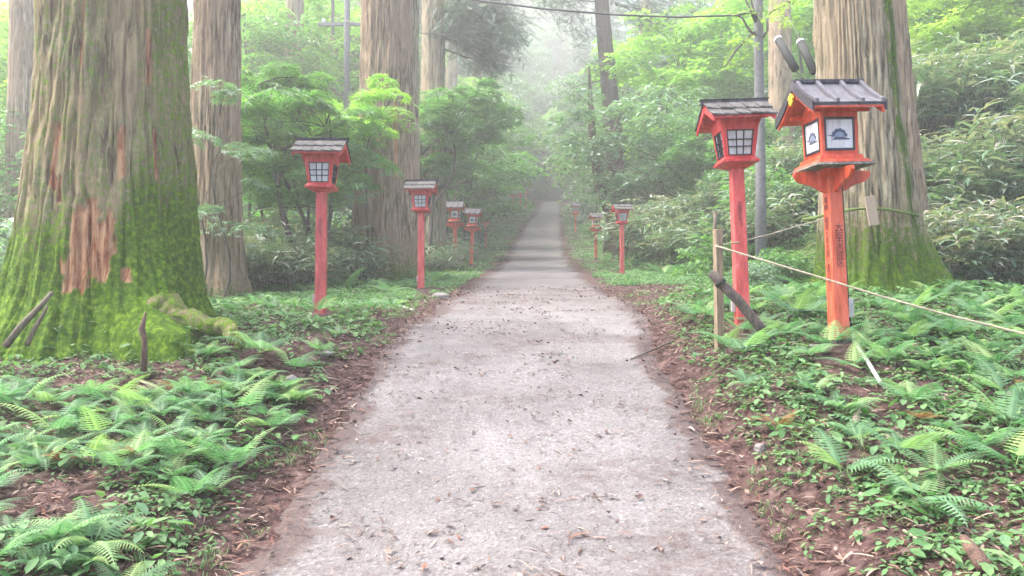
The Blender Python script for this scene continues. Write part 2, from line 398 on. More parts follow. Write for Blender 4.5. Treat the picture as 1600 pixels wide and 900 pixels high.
# ------------------------------------------------------------------ ground and path
def spaced(a, b, s0, grow, c):
    """coords from a to b, step s0 within |v-c0|<c1 growing outside"""
    c0, c1 = c; v = [c0]; 
    x = c0
    while x < b: x += s0 * max(1, 1 + (abs(x - c0) - c1) * grow); v.append(x)
    x = c0; l = []
    while x > a: x -= s0 * max(1, 1 + (abs(x - c0) - c1) * grow); l.append(x)
    return np.array(l[::-1] + v)
gx = spaced(-95, 95, .065, .35, (0, 5.5)); gy = spaced(-14, 210, .065, .3, (6.5, 4.5))
X, Y = np.meshgrid(gx, gy); Z = H(X, Y)
xc, hw, zr = road(Y); t = np.abs(X - xc) - hw
Z = np.where(t < .0, Z - .012, Z)
green = sm((t - .8) / 1.2) * .45 * (.35 + fbm(X, Y, 0, .8, 3, 21)) + .25 * sm((Y - 9) / 3) * sm((t - .9) / .8) + .3 * sm((Y - 16) / 8) * sm((t - .3) / .5)
green = np.where((Y > 9.5) & (Y < 15.5) & (X > 1) & (t < 3.4), green * .15, green)
ny, nx = X.shape; idx = np.arange(nx * ny).reshape(ny, nx)
Q = np.stack([idx[:-1, :-1], idx[:-1, 1:], idx[1:, 1:], idx[1:, :-1]], -1).reshape(-1, 4)
tag(ob('ground', np_mesh('ground', np.stack([X, Y, Z], -1).reshape(-1, 3), [Q], True, {'green': green.ravel()}), M['ground']), kind='structure')
# path strip: its rim dips below the ground along an uneven line
us = np.linspace(-1.35, 1.35, 75); ys = np.concatenate([np.arange(-12, 3, .4), np.arange(3, 14, .045), np.arange(14, 110, .22)])
U, YY = np.meshgrid(us, ys); xc, hw, zr = road(YY); XX = xc + U * (hw + .0)
edge = (np.abs(U) - 1) * hw - ((fbm(XX, YY, 0, 1.1, 4, 31) - .5) * .55 + (fbm(XX, YY, 0, 7, 2, 33) - .5) * .16)
ZZ = zr + .012 * (1 - U ** 2) + np.where(edge < 0, .006, 0) + (.0 - .05 * sm(edge / .12)) + (fbm(XX, YY, 0, 2.2, 3, 41) - .5) * .02
dirt = .75 * sm((edge + .27) / .3) ** 1.6 + .5 * np.clip(fbm(XX * .8, YY * 1.6, 0, 1.3, 4, 51) - .45, 0, 1) + .07 + .12 * sm((YY - 9) / 3) * (1 - sm((YY - 17) / 5))
ny, nx = U.shape; idx = np.arange(nx * ny).reshape(ny, nx)
Q = np.stack([idx[:-1, :-1], idx[:-1, 1:], idx[1:, 1:], idx[1:, :-1]], -1).reshape(-1, 4)
tag(ob('path', np_mesh('path', np.stack([XX, YY, ZZ], -1).reshape(-1, 3), [Q], True, {'dirt': dirt.ravel()}), M['road']), kind='structure')

# haze
hz = MB().box(-97, 97, -15.5, 212, -4, 70).build('haze', None)
hm = bpy.data.materials.new('haze'); hm.use_nodes = True; hn = hm.node_tree
hn.nodes.remove(hn.nodes['Principled BSDF']); pv = hn.nodes.new('ShaderNodeVolumePrincipled')
pv.inputs['Color'].default_value = (.985, .995, 1, 1); pv.inputs['Density'].default_value = 0.0049; pv.inputs['Anisotropy'].default_value = 0.5
hn.links.new(pv.outputs[0], hn.nodes['Material Output'].inputs['Volume']); hz.data.materials.append(hm); tag(hz, kind='stuff')

# ------------------------------------------------------------------ cedar trunks
def trunk_mesh(name, rprof, height, seed, cx=None, na=120, nz=170, flute=.05, lobes=5, flare=.25, moss=None, peels=(), rough=1.0, roots=()):
    r_ = np.random.default_rng(seed)
    zs = -.35 + (height + .35) * np.linspace(0, 1, nz) ** 1.5
    th = np.linspace(0, 2 * math.pi, na, endpoint=False)
    T, Zz = np.meshgrid(th, zs)
    rz_ = np.interp(Zz, [p[0] for p in rprof], [p[1] for p in rprof])
    fl = 0
    for k in (3, lobes, 8, 13):
        fl = fl + np.sin(k * T + r_.random() * 6.28 + .12 * Zz * r_.normal()) * flute * (3.5 / k) ** .5
    low = np.exp(-np.maximum(Zz, 0) / .55)
    rad = rz_ * (1 + fl * .6 + flare * low * np.maximum(0, np.sin(lobes * T + r_.random() * 6)) * .5)
    for (ang, w_, amt, hz_) in roots:
        dd = np.angle(np.exp(1j * (T - ang))); rad = rad + amt * np.exp(-(dd / w_) ** 2) * np.exp(-np.maximum(Zz, 0) / hz_)
    cx_, sy_ = np.cos(T), np.sin(T)
    q = rz_.mean()
    ridge = np.abs(vn(np.stack([cx_ * 18 * q ** .5 + .5 * np.sin(Zz * 1.3), sy_ * 18 * q ** .5, Zz * 1.2], -1), seed) - .5) * 2
    fine = vn(np.stack([cx_ * 26 * q ** .5, sy_ * 26 * q ** .5, Zz * 3.5], -1), seed + 3)
    flake = sm((vn(np.stack([cx_ * 17 * q ** .5, sy_ * 17 * q ** .5, Zz * 2.6], -1), seed + 5) - .4) / .12)
    rad = rad + rough * (-.055 * (1 - ridge) ** 3 + .045 * fine * (.4 + .6 * flake) ) * np.minimum(1, q * 1.6)
    mo = np.zeros_like(T) if moss is None else moss(T, Zz)
    pe = np.zeros_like(T)
    for (a, z, da, dz) in peels:
        e = np.maximum(np.abs(np.angle(np.exp(1j * (T - a)))) / da, np.abs(Zz - z) / dz) + (fbm(T * 9, Zz * 5, 0, 1, 3, seed + 9) - .5) * 1.0
        k = sm((1.0 - e) / .12); pe = np.maximum(pe, k); rad = rad - .016 * k - .02 * k * (fine - .5)
    ox = 0 if cx is None else np.interp(Zz, [p[0] for p in cx], [p[1] for p in cx]); oy = 0 if cx is None else np.interp(Zz, [p[0] for p in cx], [p[2] for p in cx])
    V = np.stack([rad * cx_ + ox, rad * sy_ + oy, Zz], -1).reshape(-1, 3)
    idx = np.arange(na * nz).reshape(nz, na); nxt = np.roll(idx, -1, 1)
    Q = np.stack([idx[:-1], nxt[:-1], nxt[1:], idx[1:]], -1).reshape(-1, 4)
    return np_mesh(name, V, [Q], True, {'moss': mo.ravel(), 'peel': pe.ravel()})
def moss_low(h0, amt, side=None, w=.5, samt=.5, sh=20):
    def f(T, Z):
        m = amt * np.exp(-np.maximum(Z, 0) / h0)
        if side is not None: m = np.maximum(m, samt * np.exp(-(np.angle(np.exp(1j * (T - side))) / w) ** 2) * np.exp(-np.maximum(Z, 0) / sh))
        return m
    return f
A0 = -math.pi / 2     # the side that faces the path's foot (towards -y)

# 1 the huge mossy cedar, left
b1 = G(171, 8.3); b1.z = float(H(b1.x, b1.y, False)) - .02
def moss1(T, Z):
    a = np.angle(np.exp(1j * (T - A0)))
    base = .86 * np.exp(-(np.maximum(Z, 0) / (1.45 + .75 * sm((a - .35) / .5) + .5 * (fbm(T * 3, Z, 0, 1.2, 2, 71) - .5))) ** 2.4)
    base = np.maximum(base, .33 + .22 * sm((a - .55) / .6) * (1 - sm((Z - 4.5) / 3)))
    base = np.maximum(base, (.31 + .17 * (fbm(T * 2, Z * .5, 0, 1.5, 3, 77) > .52)))
    return base
big = empty('cedar_tree', b1, 0, 'huge old cedar with bright green moss and a torn reddish bark patch', 'tree')
ob('trunk', trunk_mesh('trunk', [(-.4, 1.25), (0, 1.07), (.35, .94), (.95, .86), (2.3, .745), (3.6, .70), (14, .46)], 14, 3, None, 420, 420, .018, 5, .12, moss1,
   [(A0 + .27, .80, .23, .37), (A0 + .58, 1.75, .05, .25), (A0 + .95, 2.75, .05, .30), (A0 - .20, 1.7, .05, .28), (A0 + .98, 1.75, .025, .22), (A0 + .62, .55, .04, .07), (A0 + .1, 2.9, .02, .4), (A0 -.08, 1.35, .03, .12)], 1.0,
   [(A0 + .80, .26, .62, .26), (A0 - .9, .3, .3, .3), (math.pi * .95, .3, .3, .3)]), M['bark_mossy'], big)
rt = MB(); pts = [Vector((.85, -.72, .22)), Vector((1.15, -.85, .10)), Vector((1.5, -1.0, .05)), Vector((1.75, -1.2, .0)), Vector((1.9, -1.45, -.08))]
rpt = [tuple(np.array([np.interp(q, range(5), [p[k] for p in pts]) for k in range(3)]) + rng.normal(0, .008, 3)) for q in np.linspace(0, 4, 40)]
rt.tube(rpt, np.interp(np.linspace(0, 4, 40), range(5), [.17, .12, .08, .06, .03]), 24)
_v = rt.v[0]; rt.v[0] = _v + (vn(_v * 9 + 30, 4) - .5)[:, None] * .07 + (vn(_v * 30 + 30, 5) - .5)[:, None] * .02; r_o = rt.build('root', M['bark_mossy'], big, smooth=True)
a = r_o.data.attributes.new('moss', 'FLOAT', 'POINT'); a.data.foreach_set('value', np.full(len(r_o.data.vertices), .6, np.float32))

def cedar(px, d, rprof, seed, label, mat_='bark_grey', height=15, cx=None, group=None, dz=0, **kw):
    b = G(px, d); b.z = float(H(b.x, b.y, False)) - .03 + dz
    o = empty('cedar_tree', b, 0, label, 'tree', group)
    ob('trunk', trunk_mesh('trunk', rprof, height, seed, cx, **kw), M[mat_], o); return o
cedar(337, 13, [(-.3, .62), (0, .52), (.5, .44), (1.5, .40), (5, .36), (15, .25)], 5, 'red brown cedar with a mossy foot just behind the huge mossy trunk', 'bark_red', na=200, nz=220, moss=lambda T, Z: np.maximum(.6 * np.exp(-np.maximum(Z, 0) / .9), .34 + .1 * np.sin(T * 2)), flare=.5)
cedar(601, 18, [(-.3, 1.05), (0, .88), (.6, .78), (1.5, .72), (4, .6), (6.5, .555), (15, .42)], 8, 'thick tan cedar with peeling pinkish bark behind the second lantern on the left', 'bark_red', na=240, nz=240, moss=moss_low(1.4, .78, 0.1, .8, .66, 2.6), flare=.3, flute=.06,
      peels=[(A0 + .55, 3.2, .07, 1.0)])
cedar(633, 20, [(-.3, .6), (0, .5), (.5, .42), (5, .33), (15, .25)], 9, 'grey cedar trunk tucked close behind the thick tan cedar', 'bark_grey', moss=moss_low(.7, .5))
t4 = cedar(676, 26, [(-.3, .6), (0, .5), (.5, .44), (6, .39), (15, .3)], 10, 'pale grey cedar with dark drooping boughs, right of the thick tan cedar', 'bark_grey')
cedar(457, 31, [(0, .48), (.5, .4), (6, .35), (15, .3)], 12, 'pale hazy cedar trunk above the left maple thicket', 'bark_grey')
cedar(27, 20, [(0, .42), (.5, .34), (6, .28), (15, .2)], 13, 'brown cedar at the left edge, beyond the huge mossy trunk', 'bark_red')
cedar(400, 40, [(0, .5), (6, .4), (15, .3)], 14, 'misty brown cedar right of the red brown trunk, far back', 'bark_red')
t6 = cedar(963, 33, [(0, .55), (.6, .42), (8, .32), (18, .22)], 15, 'dark slim cedar leaning slightly left above the right bank', 'bark_dark', height=18, cx=[(0, 0, 0), (5, -.1, 0), (10, -.55, 0), (18, -.9, 0)])
cedar(972, 29, [(0, .34), (.6, .25), (3, .2), (5, .13), (7, .02)], 16, 'short crooked trunk leaning left behind the small right hand lanterns', 'bark_dark', height=7, cx=[(0, 0, 0), (1.2, -.3, 0), (2.6, -.8, 0), (4.5, -1.1, 0), (7, -1.2, 0)], moss=moss_low(1.5, .4))
b7 = P(1355, 480, 10.2)
cedar(1362, 10.2, [(-.3, .84), (0, .72), (.35, .63), (.8, .58), (1.8, .52), (3, .48), (4.5, .46), (14, .34)], 21,
      'thick pale cedar with a moss ridge and a rope, behind the orange lantern', 'bark_grey', height=14, cx=[(0, 0, 0), (1, -.05, 0), (3.9, -.2, 0), (14, -.4, 0)],
      na=320, nz=320, flute=.03, flare=.2, moss=lambda T, Z: np.maximum(.74 * np.exp(-(np.maximum(Z, 0) / 1.4) ** 2.2), np.maximum(.8 * np.exp(-((np.angle(np.exp(1j * (T - A0 - .66 + .02 * Z))) / (.24 + .25 * fbm(T * 0, Z, 0, 1.5, 2, 55))) ** 2)) * (.75 + .6 * (fbm(T * 6, Z * 3, 0, 1, 3, 57) - .4)) * (1 - .5 * sm((Z - 3) / 3)) , .16 + .1 * np.sin(T * 3))),
      roots=[(A0 + 1.0, .22, .36, .5), (A0 + .3, .2, .10, .3), (A0 - .9, .3, .12, .3)])
cedar(1400, 13.5, [(0, .5), (.6, .42), (3, .36), (6, .33), (14, .25)], 22, 'brown cedar seen over the right shoulder of the roped cedar', 'bark_red', height=14, cx=[(0, .25, 0), (3, .0, 0), (6, -.22, 0), (14, -.5, 0)])
for i, (px, d, r) in enumerate([(520, 38, .4), (745, 60, .4), (705, 48, .35), (1012, 44, .35), (1068, 52, .4), (1222, 28, .36), (1440, 34, .3), (1492, 42, .4), (1575, 30, .3), (1130, 60, .4), (15, 42, .35), (1540, 55, .4), (560, 44, .4)]):
    cedar(px, d, [(0, r * 1.5), (.6, r * 1.15), (8, r), (22, r * .7)], 40 + i, 'misty forest cedar trunk standing far behind the thickets', 'bark_red' if i % 2 else 'bark_grey', height=22, group='misty cedar trunks in the forest behind', na=40, nz=50)

# ------------------------------------------------------------------ foliage
def cluster_leaves(centers, rad, per, size, templ, droop=.35, thick=.12, nj=.35, rs=None, out_dir=None):
    n = len(centers); rad = np.broadcast_to(rad, (n,)); N_ = n * per; ci = np.repeat(np.arange(n), per)
    a = rng.random(N_) * 2 * math.pi; r = np.sqrt(rng.random(N_)); rr = r * rad[ci]
    tl = rng.normal(0, .22, (n, 2)); loc = centers[ci] + np.stack([np.cos(a) * rr, np.sin(a) * rr, -droop * r ** 2 * rad[ci] + rng.normal(0, thick, N_) * rad[ci] + rr * (np.cos(a) * tl[ci, 0] + np.sin(a) * tl[ci, 1])], 1)
    if out_dir is not None: loc[:, 2] -= 0
    nrm = np.stack([np.cos(a) * droop * r, np.sin(a) * droop * r, np.ones(N_)], 1) + rng.normal(0, nj, (N_, 3))
    dr = np.stack([np.cos(a), np.sin(a), -.2 * np.ones(N_)], 1) + rng.normal(0, .6, (N_, 3))
    crnd = rng.random(n)
    rnd = np.clip(.55 * rng.random(N_) + .45 * crnd[ci], 0, 1)
    return scatter(templ[0], templ[1], rot_from(nrm, dr), loc, size * rng.uniform(.65, 1.25, N_), rnd)
def leafmesh(name, parts):
    V, fs, a = join(parts); return np_mesh(name, V, fs, False, {'rnd': a})
def limb(mb, p0, p1, r0, r1, n=6, wob=.08, seg=6, sag=.0):
    p0 = np.array(p0, float); p1 = np.array(p1, float); L = np.linalg.norm(p1 - p0); pts = []
    off = rng.normal(0, wob * L, (2, 3))
    for i in range(seg + 1):
        t_ = i / seg; s_ = math.sin(math.pi * t_)
        pts.append(tuple(p0 + (p1 - p0) * t_ + off[0] * s_ + off[1] * math.sin(2 * math.pi * t_) * .5 + np.array([0, 0, sag * s_ * L])))
    mb.tube(pts, [r0 + (r1 - r0) * i / seg for i in range(seg + 1)], n); return pts
def broadleaf(h, w_, ncl, per, size, mat_, stems=1, templ=L_DIA, zlo=.35, rc=.55, lean=(0, 0), thin=.05, flat_=False):
    """returns trunk mesh, crown mesh in local coordinates"""
    mb = MB(); tips = []
    for s_ in range(stems):
        a = 2 * math.pi * s_ / stems + rng.random(); e = (math.cos(a) * w_ * .22 * (stems > 1) + lean[0] * .6, math.sin(a) * w_ * .22 * (stems > 1) + lean[1] * .6, h * rng.uniform(.7, .92))
        pts = limb(mb, (math.cos(a) * .12 * (stems > 1), math.sin(a) * .12 * (stems > 1), -.2), e, thin * h * .35, thin * h * .08, 7, .06, 9)
        tips.append(pts)
    c = []
    while len(c) < ncl:
        p = rng.uniform(-1, 1, 3); q = np.linalg.norm(p)
        if q > 1 or q < .35: continue
        z = (p[2] * .5 + .5); c.append((p[0] * w_ / 2 + lean[0] * z, p[1] * w_ / 2 + lean[1] * z, h * (zlo + (1 - zlo) * z)))
    c = np.array(c)
    for k in range(len(c)):
        st = tips[rng.integers(stems)]; zs = [p[2] for p in st]
        want = c[k][2] - rng.uniform(.1, .35) * h * .6
        i = int(np.argmin([abs(z - want) for z in zs])); i = max(1, i)
        if k % 2 == 0 or stems > 1: limb(mb, st[i], c[k], thin * h * .07, .006, 4, .07, 4, .05)
    par = [cluster_leaves(c, rc * rng.uniform(.6, 1.4, len(c)), per, size, templ, .4, .10 if not flat_ else .06, .28)]
    return mb.mesh('trunk', True), leafmesh('crown', par)
def plant(kind, px, d, mesh2, mats, label, cat, group=None, rz=0, s=1.0, names=('trunk', 'crown'), dz=-.05, x=None, y=None):
    if x is None:
        b = G(px, d)
    else: b = Vector((x, y, float(H(x, y))))
    b.z += dz
    o = empty(kind, b, rz, label, cat, group); o.scale = (s,) * 3
    for nm, me, mt in zip(names, mesh2, mats):
        if me is not None: ob(nm, me, mt, o)
    return o

# (a) multi-stemmed maple thicket left of the path, dark stems behind the first left lantern
m_ = broadleaf(4.6, 3.5, 58, 110, .17, None, stems=6, templ=L_STAR, zlo=.36, rc=.46, thin=.034, lean=(-.8, .3), flat_=True)
plant('maple_tree', 490, 15.6, m_, (M['twig'], M['maple']), 'multi stemmed maple with dark stems behind the leftmost pink lantern', 'tree')
m_ = broadleaf(4.8, 3.6, 66, 110, .17, None, stems=4, templ=L_STAR, zlo=.45, rc=.6, thin=.03)
plant('maple_tree', 415, 18.5, m_, (M['twig'], M['maple_bright']), 'bright green maple between the red brown cedar and the pink lantern', 'tree')
# boughs over the thick cedar and to its right
m_ = broadleaf(5.9, 4.0, 62, 110, .2, None, stems=3, templ=L_STAR, zlo=.46, rc=.5, thin=.03, lean=(1.5, -.6), flat_=True)
plant('maple_tree', 652, 24.5, m_, (M['twig'], M['maple']), 'dense maple with layered boughs in front of the pale grey cedar', 'tree')
_bl = {}
VAR = [broadleaf(6.5, 6.0, 85, 120, .21, None, stems=2, zlo=.25, rc=.62, thin=.03, flat_=True), broadleaf(7.5, 6.5, 95, 120, .22, None, stems=1, zlo=.28, rc=.68, thin=.03, flat_=True),
       broadleaf(5.5, 6.0, 105, 120, .2, None, stems=3, zlo=.15, rc=.75, thin=.03), broadleaf(8.5, 7.5, 100, 120, .24, None, stems=1, zlo=.42, rc=.72, thin=.025, flat_=True)]
m_ = broadleaf(4.7, 2.6, 11, 70, .15, None, stems=1, templ=L_STAR, zlo=.72, rc=.36, thin=.02, lean=(1.5, 0), flat_=True)
plant('maple_tree', 548, 16.6, m_, (M['twig'], M['maple_bright']), 'thin maple whose boughs cross in front of the thick tan cedar', 'tree')
m_ = broadleaf(3.6, 1.9, 13, 80, .10, None, stems=2, templ=L_STAR, zlo=.2, rc=.3, thin=.016, flat_=True)
plant('sapling', 322, 12.0, m_, (M['twig'], M['silver']), 'thin leafy sapling growing in front of the red brown cedar', 'tree')
lst = [  # px, d, variant, mat, scale, label
    (722, 31, 0, 'maple', .9, 'dark green broadleaf tree on the left bank above the small orange lanterns'),
    (735, 38, 3, 'maple', .85, 'broadleaf tree overhanging the path from the left bank, third along'),
    (748, 46, 3, 'silver', .95, 'silvery broadleaf tree catching light on the left of the path'),
    (745, 54, 3, 'silver', 1.0, 'pale broadleaf tree leaning over the far left path edge'),
    (752, 64, 3, 'silver', 1.1, 'hazy silvery tree rising above the path on the left'),
    (640, 38, 2, 'maple', 1.0, 'round green tree behind the grey cedars on the left'),
    (774, 76, 3, 'silver', 1.1, 'pale tree overhanging the far end of the path from the left'),
    (850, 96, 1, 'silver', 1.5, 'misty tree standing past the bend where the path disappears'),
    (790, 92, 3, 'maple_bright', 1.1, 'misty yellow green tree at the far left bend of the path'),
    (930, 50, 3, 'maple', .9, 'green broadleaf tree overhanging the far right path edge'),
    (940, 60, 1, 'silver', 1.1, 'pale hazy tree above the far end of the path'),
    (1000, 27, 0, 'silver', .95, 'silvery leafed maple on the right bank above the small red lantern'),
    (1060, 34, 1, 'maple_bright', 1.15, 'yellow green tree behind the silvery maple on the right bank'),
    (985, 40, 2, 'maple', 1.1, 'green tree on the right bank behind the dark slim cedar'),
    (1130, 24, 2, 'maple', .6, 'low green tree left of the right pink lantern'),
    (1235, 32, 1, 'maple_bright', 1.05, 'lime green tree behind the slender grey trunk'),
    (1480, 30, 0, 'maple_bright', 1.15, 'lime green tree at right, above the dwarf bamboo'),
    (1590, 26, 1, 'maple', 1.05, 'green layered tree at the right edge of the picture'),
    (1530, 44, 1, 'maple_bright', 1.3, 'tall pale green tree far back at right'),
    (1420, 40, 0, 'maple_bright', 1.3, 'yellow green tree just right of the brown cedar'),
    (1500, 24, 1, 'yellow', .75, 'yellow leafed tree just right of the roped cedar'),
    (1640, 34, 1, 'maple_bright', 1.3, 'pale tree at the far right edge beyond the bamboo'),
    (60, 26, 1, 'maple_bright', 1.0, 'bright tree seen left of the huge mossy trunk'),
    (0, 20, 2, 'maple', .8, 'green tree cut by the left picture edge'),
    (480, 34, 1, 'maple_bright', 1.1, 'yellow green tree behind the left thicket'),
    (370, 30, 0, 'maple', 1.1, 'green tree right behind the red brown cedar'),
    (560, 40, 1, 'maple', 1.2, 'green tree seen between the hazy trunk and the thick tan cedar')]
for i, (px, d, v, mt, s, lab) in enumerate(lst):
    tr, cr = VAR[v]; o = plant('broadleaf_tree', px, d, (tr, None), (M['twig'], None), lab, 'tree', None, rng.random() * 6.28, s)
    c = cr.copy() if cr.materials else cr
    c.materials.clear(); c.materials.append(M[mt]); ob('crown', c, None, o)
k = 0
for (px, d, v, mt, s_) in [(765, 60, 1, 'silver', 1.0), (935, 62, 3, 'silver', 1.25), (850, 118, 1, 'silver', 1.9), (868, 128, 0, 'silver', 2.2), (800, 90, 1, 'silver', 1.6), (745, 68, 3, 'silver', 1.2), (800, 100, 1, 'silver', 1.8), (770, 84, 3, 'maple', 1.3), (865, 112, 0, 'silver', 1.8), (905, 96, 1, 'silver', 1.6), (885, 84, 3, 'maple_bright', 1.2), (935, 66, 1, 'maple', 1.3), (965, 82, 0, 'silver', 1.7), (725, 56, 1, 'maple_bright', 1.2), (830, 125, 1, 'silver', 2.1), (880, 135, 0, 'silver', 2.2), (1010, 52, 1, 'maple', 1.4), (1090, 44, 1, 'silver', 1.3), (1170, 40, 0, 'maple', 1.3), (690, 72, 1, 'silver', 1.5), (600, 60, 1, 'silver', 1.5), (500, 50, 1, 'silver', 1.3), (420, 46, 0, 'maple_bright', 1.3)]:
    key = ('b', v, mt)
    if key not in _bl: c = VAR[v][1].copy(); c.materials.clear(); c.materials.append(M[mt]); _bl[key] = c
    o = plant('broadleaf_tree', px, d, (VAR[v][0], _bl[key]), (M['twig'], None), 'hazy broadleaf tree in the misty woods either side of the far path', 'tree', 'hazy broadleaf trees in the misty woods', rng.random() * 6.28, s_)
# slender grey tree at right
st = G(1190, 15.5); o = empty('slender_tree', st, 0, 'slender straight grey trunk with a few bare curved twigs, left of the roped cedar', 'tree')
mb = MB(); mb.tube([(0, 0, -.3), (0, 0, 2), (-.02, 0, 4.5), (-.03, 0, 8), (0, 0, 12)], [.12, .10, .092, .085, .06], 14)
me = mb.mesh('trunk', True)
ob('trunk', me, M['pole'], o)
for pts in ([(1182, 56), (1174, 50), (1166, 40), (1160, 28), (1152, 24)], [(1192, 58), (1199, 48), (1199, 30), (1203, 20), (1215, 14), (1235, 2), (1250, -15)], [(1181, 35), (1170, 10), (1160, -10)], [(1183, 30), (1176, 12), (1172, -10)], [(1180, 50), (1165, 62), (1150, 78), (1138, 98), (1132, 105)]):
    pp = [tuple(P(a_, b_, 15.5) - st) for a_, b_ in pts]; mb = MB(); mb.tube(pp, [.028 * (1 - .6 * i / len(pp)) for i in range(len(pp))], 6); mb.build('branch', M['twig'], o, smooth=True)
cc = np.array([tuple(P(a_, b_, 15.3 + rng.uniform(-.5, .5)) - st) for a_, b_ in ((1168, 20), (1215, 25), (1230, 5), (1160, 60), (1205, 8), (1240, 30), (1150, 85))])
ob('crown', leafmesh('crown', [cluster_leaves(cc, .3, 60, .07, L_STAR)]), M['yellow'], o)

# conifers: drooping dark sprays
def conifer(h, w_, nb, zlo=.1, size=.5, per=26):
    mb = MB(); mb.tube([(0, 0, -.3), (0, 0, h * .5), (0, 0, h)], [.02 * h, .014 * h, .02], 8); parts = []
    C = []; D = []
    for k in range(nb):
        f = rng.random() ** .8; z = h * (zlo + (1 - zlo) * f); L = w_ / 2 * (1 - f) ** .65 * rng.uniform(.7, 1.15) + .35; a = rng.random() * 6.283
        dv = np.array([math.cos(a), math.sin(a)])
        mb.tube([(0, 0, z), (dv[0] * L * .5, dv[1] * L * .5, z + .05 * L), (dv[0] * L, dv[1] * L, z - .22 * L)], [.035, .02, .008], 4)
        n = per; s_ = rng.random(n) ** .7
        p = np.stack([dv[0] * L * s_, dv[1] * L * s_, z + .1 * L * s_ - .32 * L * s_ ** 2], 1) + rng.normal(0, .1, (n, 3)) * L * .5
        C.append(p); D.append(np.stack([dv[0] + rng.normal(0, .7, n), dv[1] + rng.normal(0, .7, n), -.55 + rng.normal(0, .35, n)], 1))
    C = np.concatenate(C); D = np.concatenate(D); n = len(C)
    nr = np.stack([rng.normal(0, .6, n), rng.normal(0, .6, n), np.ones(n)], 1)
    parts = [scatter(L_NEED[0], L_NEED[1], rot_from(nr, D), C, size * rng.uniform(.6, 1.2, n))]
    return mb.mesh('trunk', True), leafmesh('crown', parts)
CON = [conifer(17, 6.5, 130, .12, .75, 30), conifer(21, 7, 150, .15, .8, 30)]
for cr in CON: cr[1].materials.append(M['conifer'])
k = 0
for (px, d, v, s) in [(40, 48, 0, 1), (120, 60, 1, 1), (330, 52, 0, 1), (420, 62, 1, 1), (500, 52, 1, .9), (560, 66, 1, 1.1), (620, 50, 0, 1), (680, 58, 1, 1), (730, 72, 1, 1.05), (690, 84, 0, 1.1), (770, 88, 1, 1.1), (800, 105, 0, 1.1),
                      (835, 120, 1, 1), (900, 112, 1, 1.05), (915, 88, 0, 1.1), (955, 74, 1, 1), (1000, 64, 0, 1), (1050, 74, 1, 1.1), (1095, 56, 0, 1), (1150, 66, 1, 1), (1210, 54, 0, 1), (1265, 62, 1, 1), (1430, 60, 1, 1), (1500, 66, 0, 1.1),
                      (1570, 54, 1, 1), (1630, 60, 0, 1), (1340, 70, 1, 1), (-30, 56, 1, 1), (220, 70, 1, 1), (855, 150, 0, 1), (940, 140, 1, 1), (760, 140, 1, 1), (650, 110, 1, 1.1), (560, 105, 1, 1.1), (450, 100, 1, 1.1), (340, 95, 1, 1.1), (1030, 105, 1, 1.1), (1130, 100, 1, 1.1), (1230, 98, 1, 1.1), (1450, 100, 1, 1.1), (1560, 95, 1, 1.1), (60, 95, 1, 1.1)]:
    plant('conifer', px, d, CON[v], (M['twig'], M['dark']), 'hazy dark conifer in the misty forest behind the path', 'tree', 'hazy conifers filling the forest behind', rng.random() * 6.28, s * rng.uniform(.9, 1.1)); k += 1
# dark drooping boughs on the pale grey cedar (t4) and the slim cedar (t6)
def boughs(root, pts, d, size, per, r):
    c = np.array([tuple(P(a_, b_, d + rng.uniform(-1, 1)) - root.location) for a_, b_ in pts]); n = len(c) * per; ci = np.repeat(np.arange(len(c)), per)
    loc = c[ci] + rng.normal(0, 1, (n, 3)) * np.array([r, r, r * .7])
    D = np.stack([rng.normal(.3, .6, n), rng.normal(0, .6, n), -.8 + rng.normal(0, .4, n)], 1); nr = np.stack([rng.normal(0, .6, n), rng.normal(-.5, .6, n), np.ones(n)], 1)
    ob('crown', leafmesh('crown', [scatter(L_NEED[0], L_NEED[1], rot_from(nr, D), loc, size * rng.uniform(.6, 1.2, n))]), M['dark'], root)
    mb = MB()
    for p in c[::2]:
        ax = (0, 0, p[2] + .4); limb(mb, ax, p, .05, .012, 5, .05, 5)
    mb.build('branch', M['twig'], root, smooth=True)
boughs(t4, [(a_, b_) for a_ in (708, 728, 750, 772) for b_ in (-20, 5, 30, 55)] + [(735, 75), (780, 70), (775, 95), (792, 30), (700, 40), (755, 100), (760, 80), (800, 55)], 26.5, .5, 130, .34)
boughs(t6, [(870, 5), (895, 15), (850, 0), (985, 10), (1010, 0), (905, 45), (1005, 30), (985, -15), (860, -20), (900, -15), (1025, 20), (1040, -10), (890, 140), (905, 180), (925, 110), (900, 210)], 33.5, .5, 110, .42)

# shrubs and dwarf bamboo
def sasa(h, w_, n, size=.26):
    mb = MB(); C = []; D = []; Nn = []
    for k in range(n):
        a = rng.random() * 6.283; r = w_ / 2 * math.sqrt(rng.random()); bx, by = r * math.cos(a), r * math.sin(a); hh = h * rng.uniform(.45, 1) * (1 - .35 * (r / (w_ / 2)) ** 2)
        tx, ty = bx + math.cos(a) * .25 * hh + rng.normal(0, .28), by + math.sin(a) * .25 * hh + rng.normal(0, .28)
        mb.tube([(bx, by, -.1), ((bx + tx) / 2, (by + ty) / 2, hh * .6), (tx, ty, hh)], [.005, .004, .002], 3)
        for j in range(11):
            f = rng.uniform(.35, 1); b_ = rng.random() * 6.283
            C.append((bx + (tx - bx) * f, by + (ty - by) * f, hh * f)); D.append((math.cos(b_), math.sin(b_), rng.uniform(-.3, .5)))
            Nn.append((-.3 * math.cos(b_) + rng.normal(0, .3), -.3 * math.sin(b_) + rng.normal(0, .3), 1))
    C, D, Nn = map(np.array, (C, D, Nn))
    return mb.mesh('stems', True), leafmesh('foliage', [scatter(L_LANC[0], L_LANC[1], rot_from(Nn, D), C, size * rng.uniform(.6, 1.2, len(C)))])
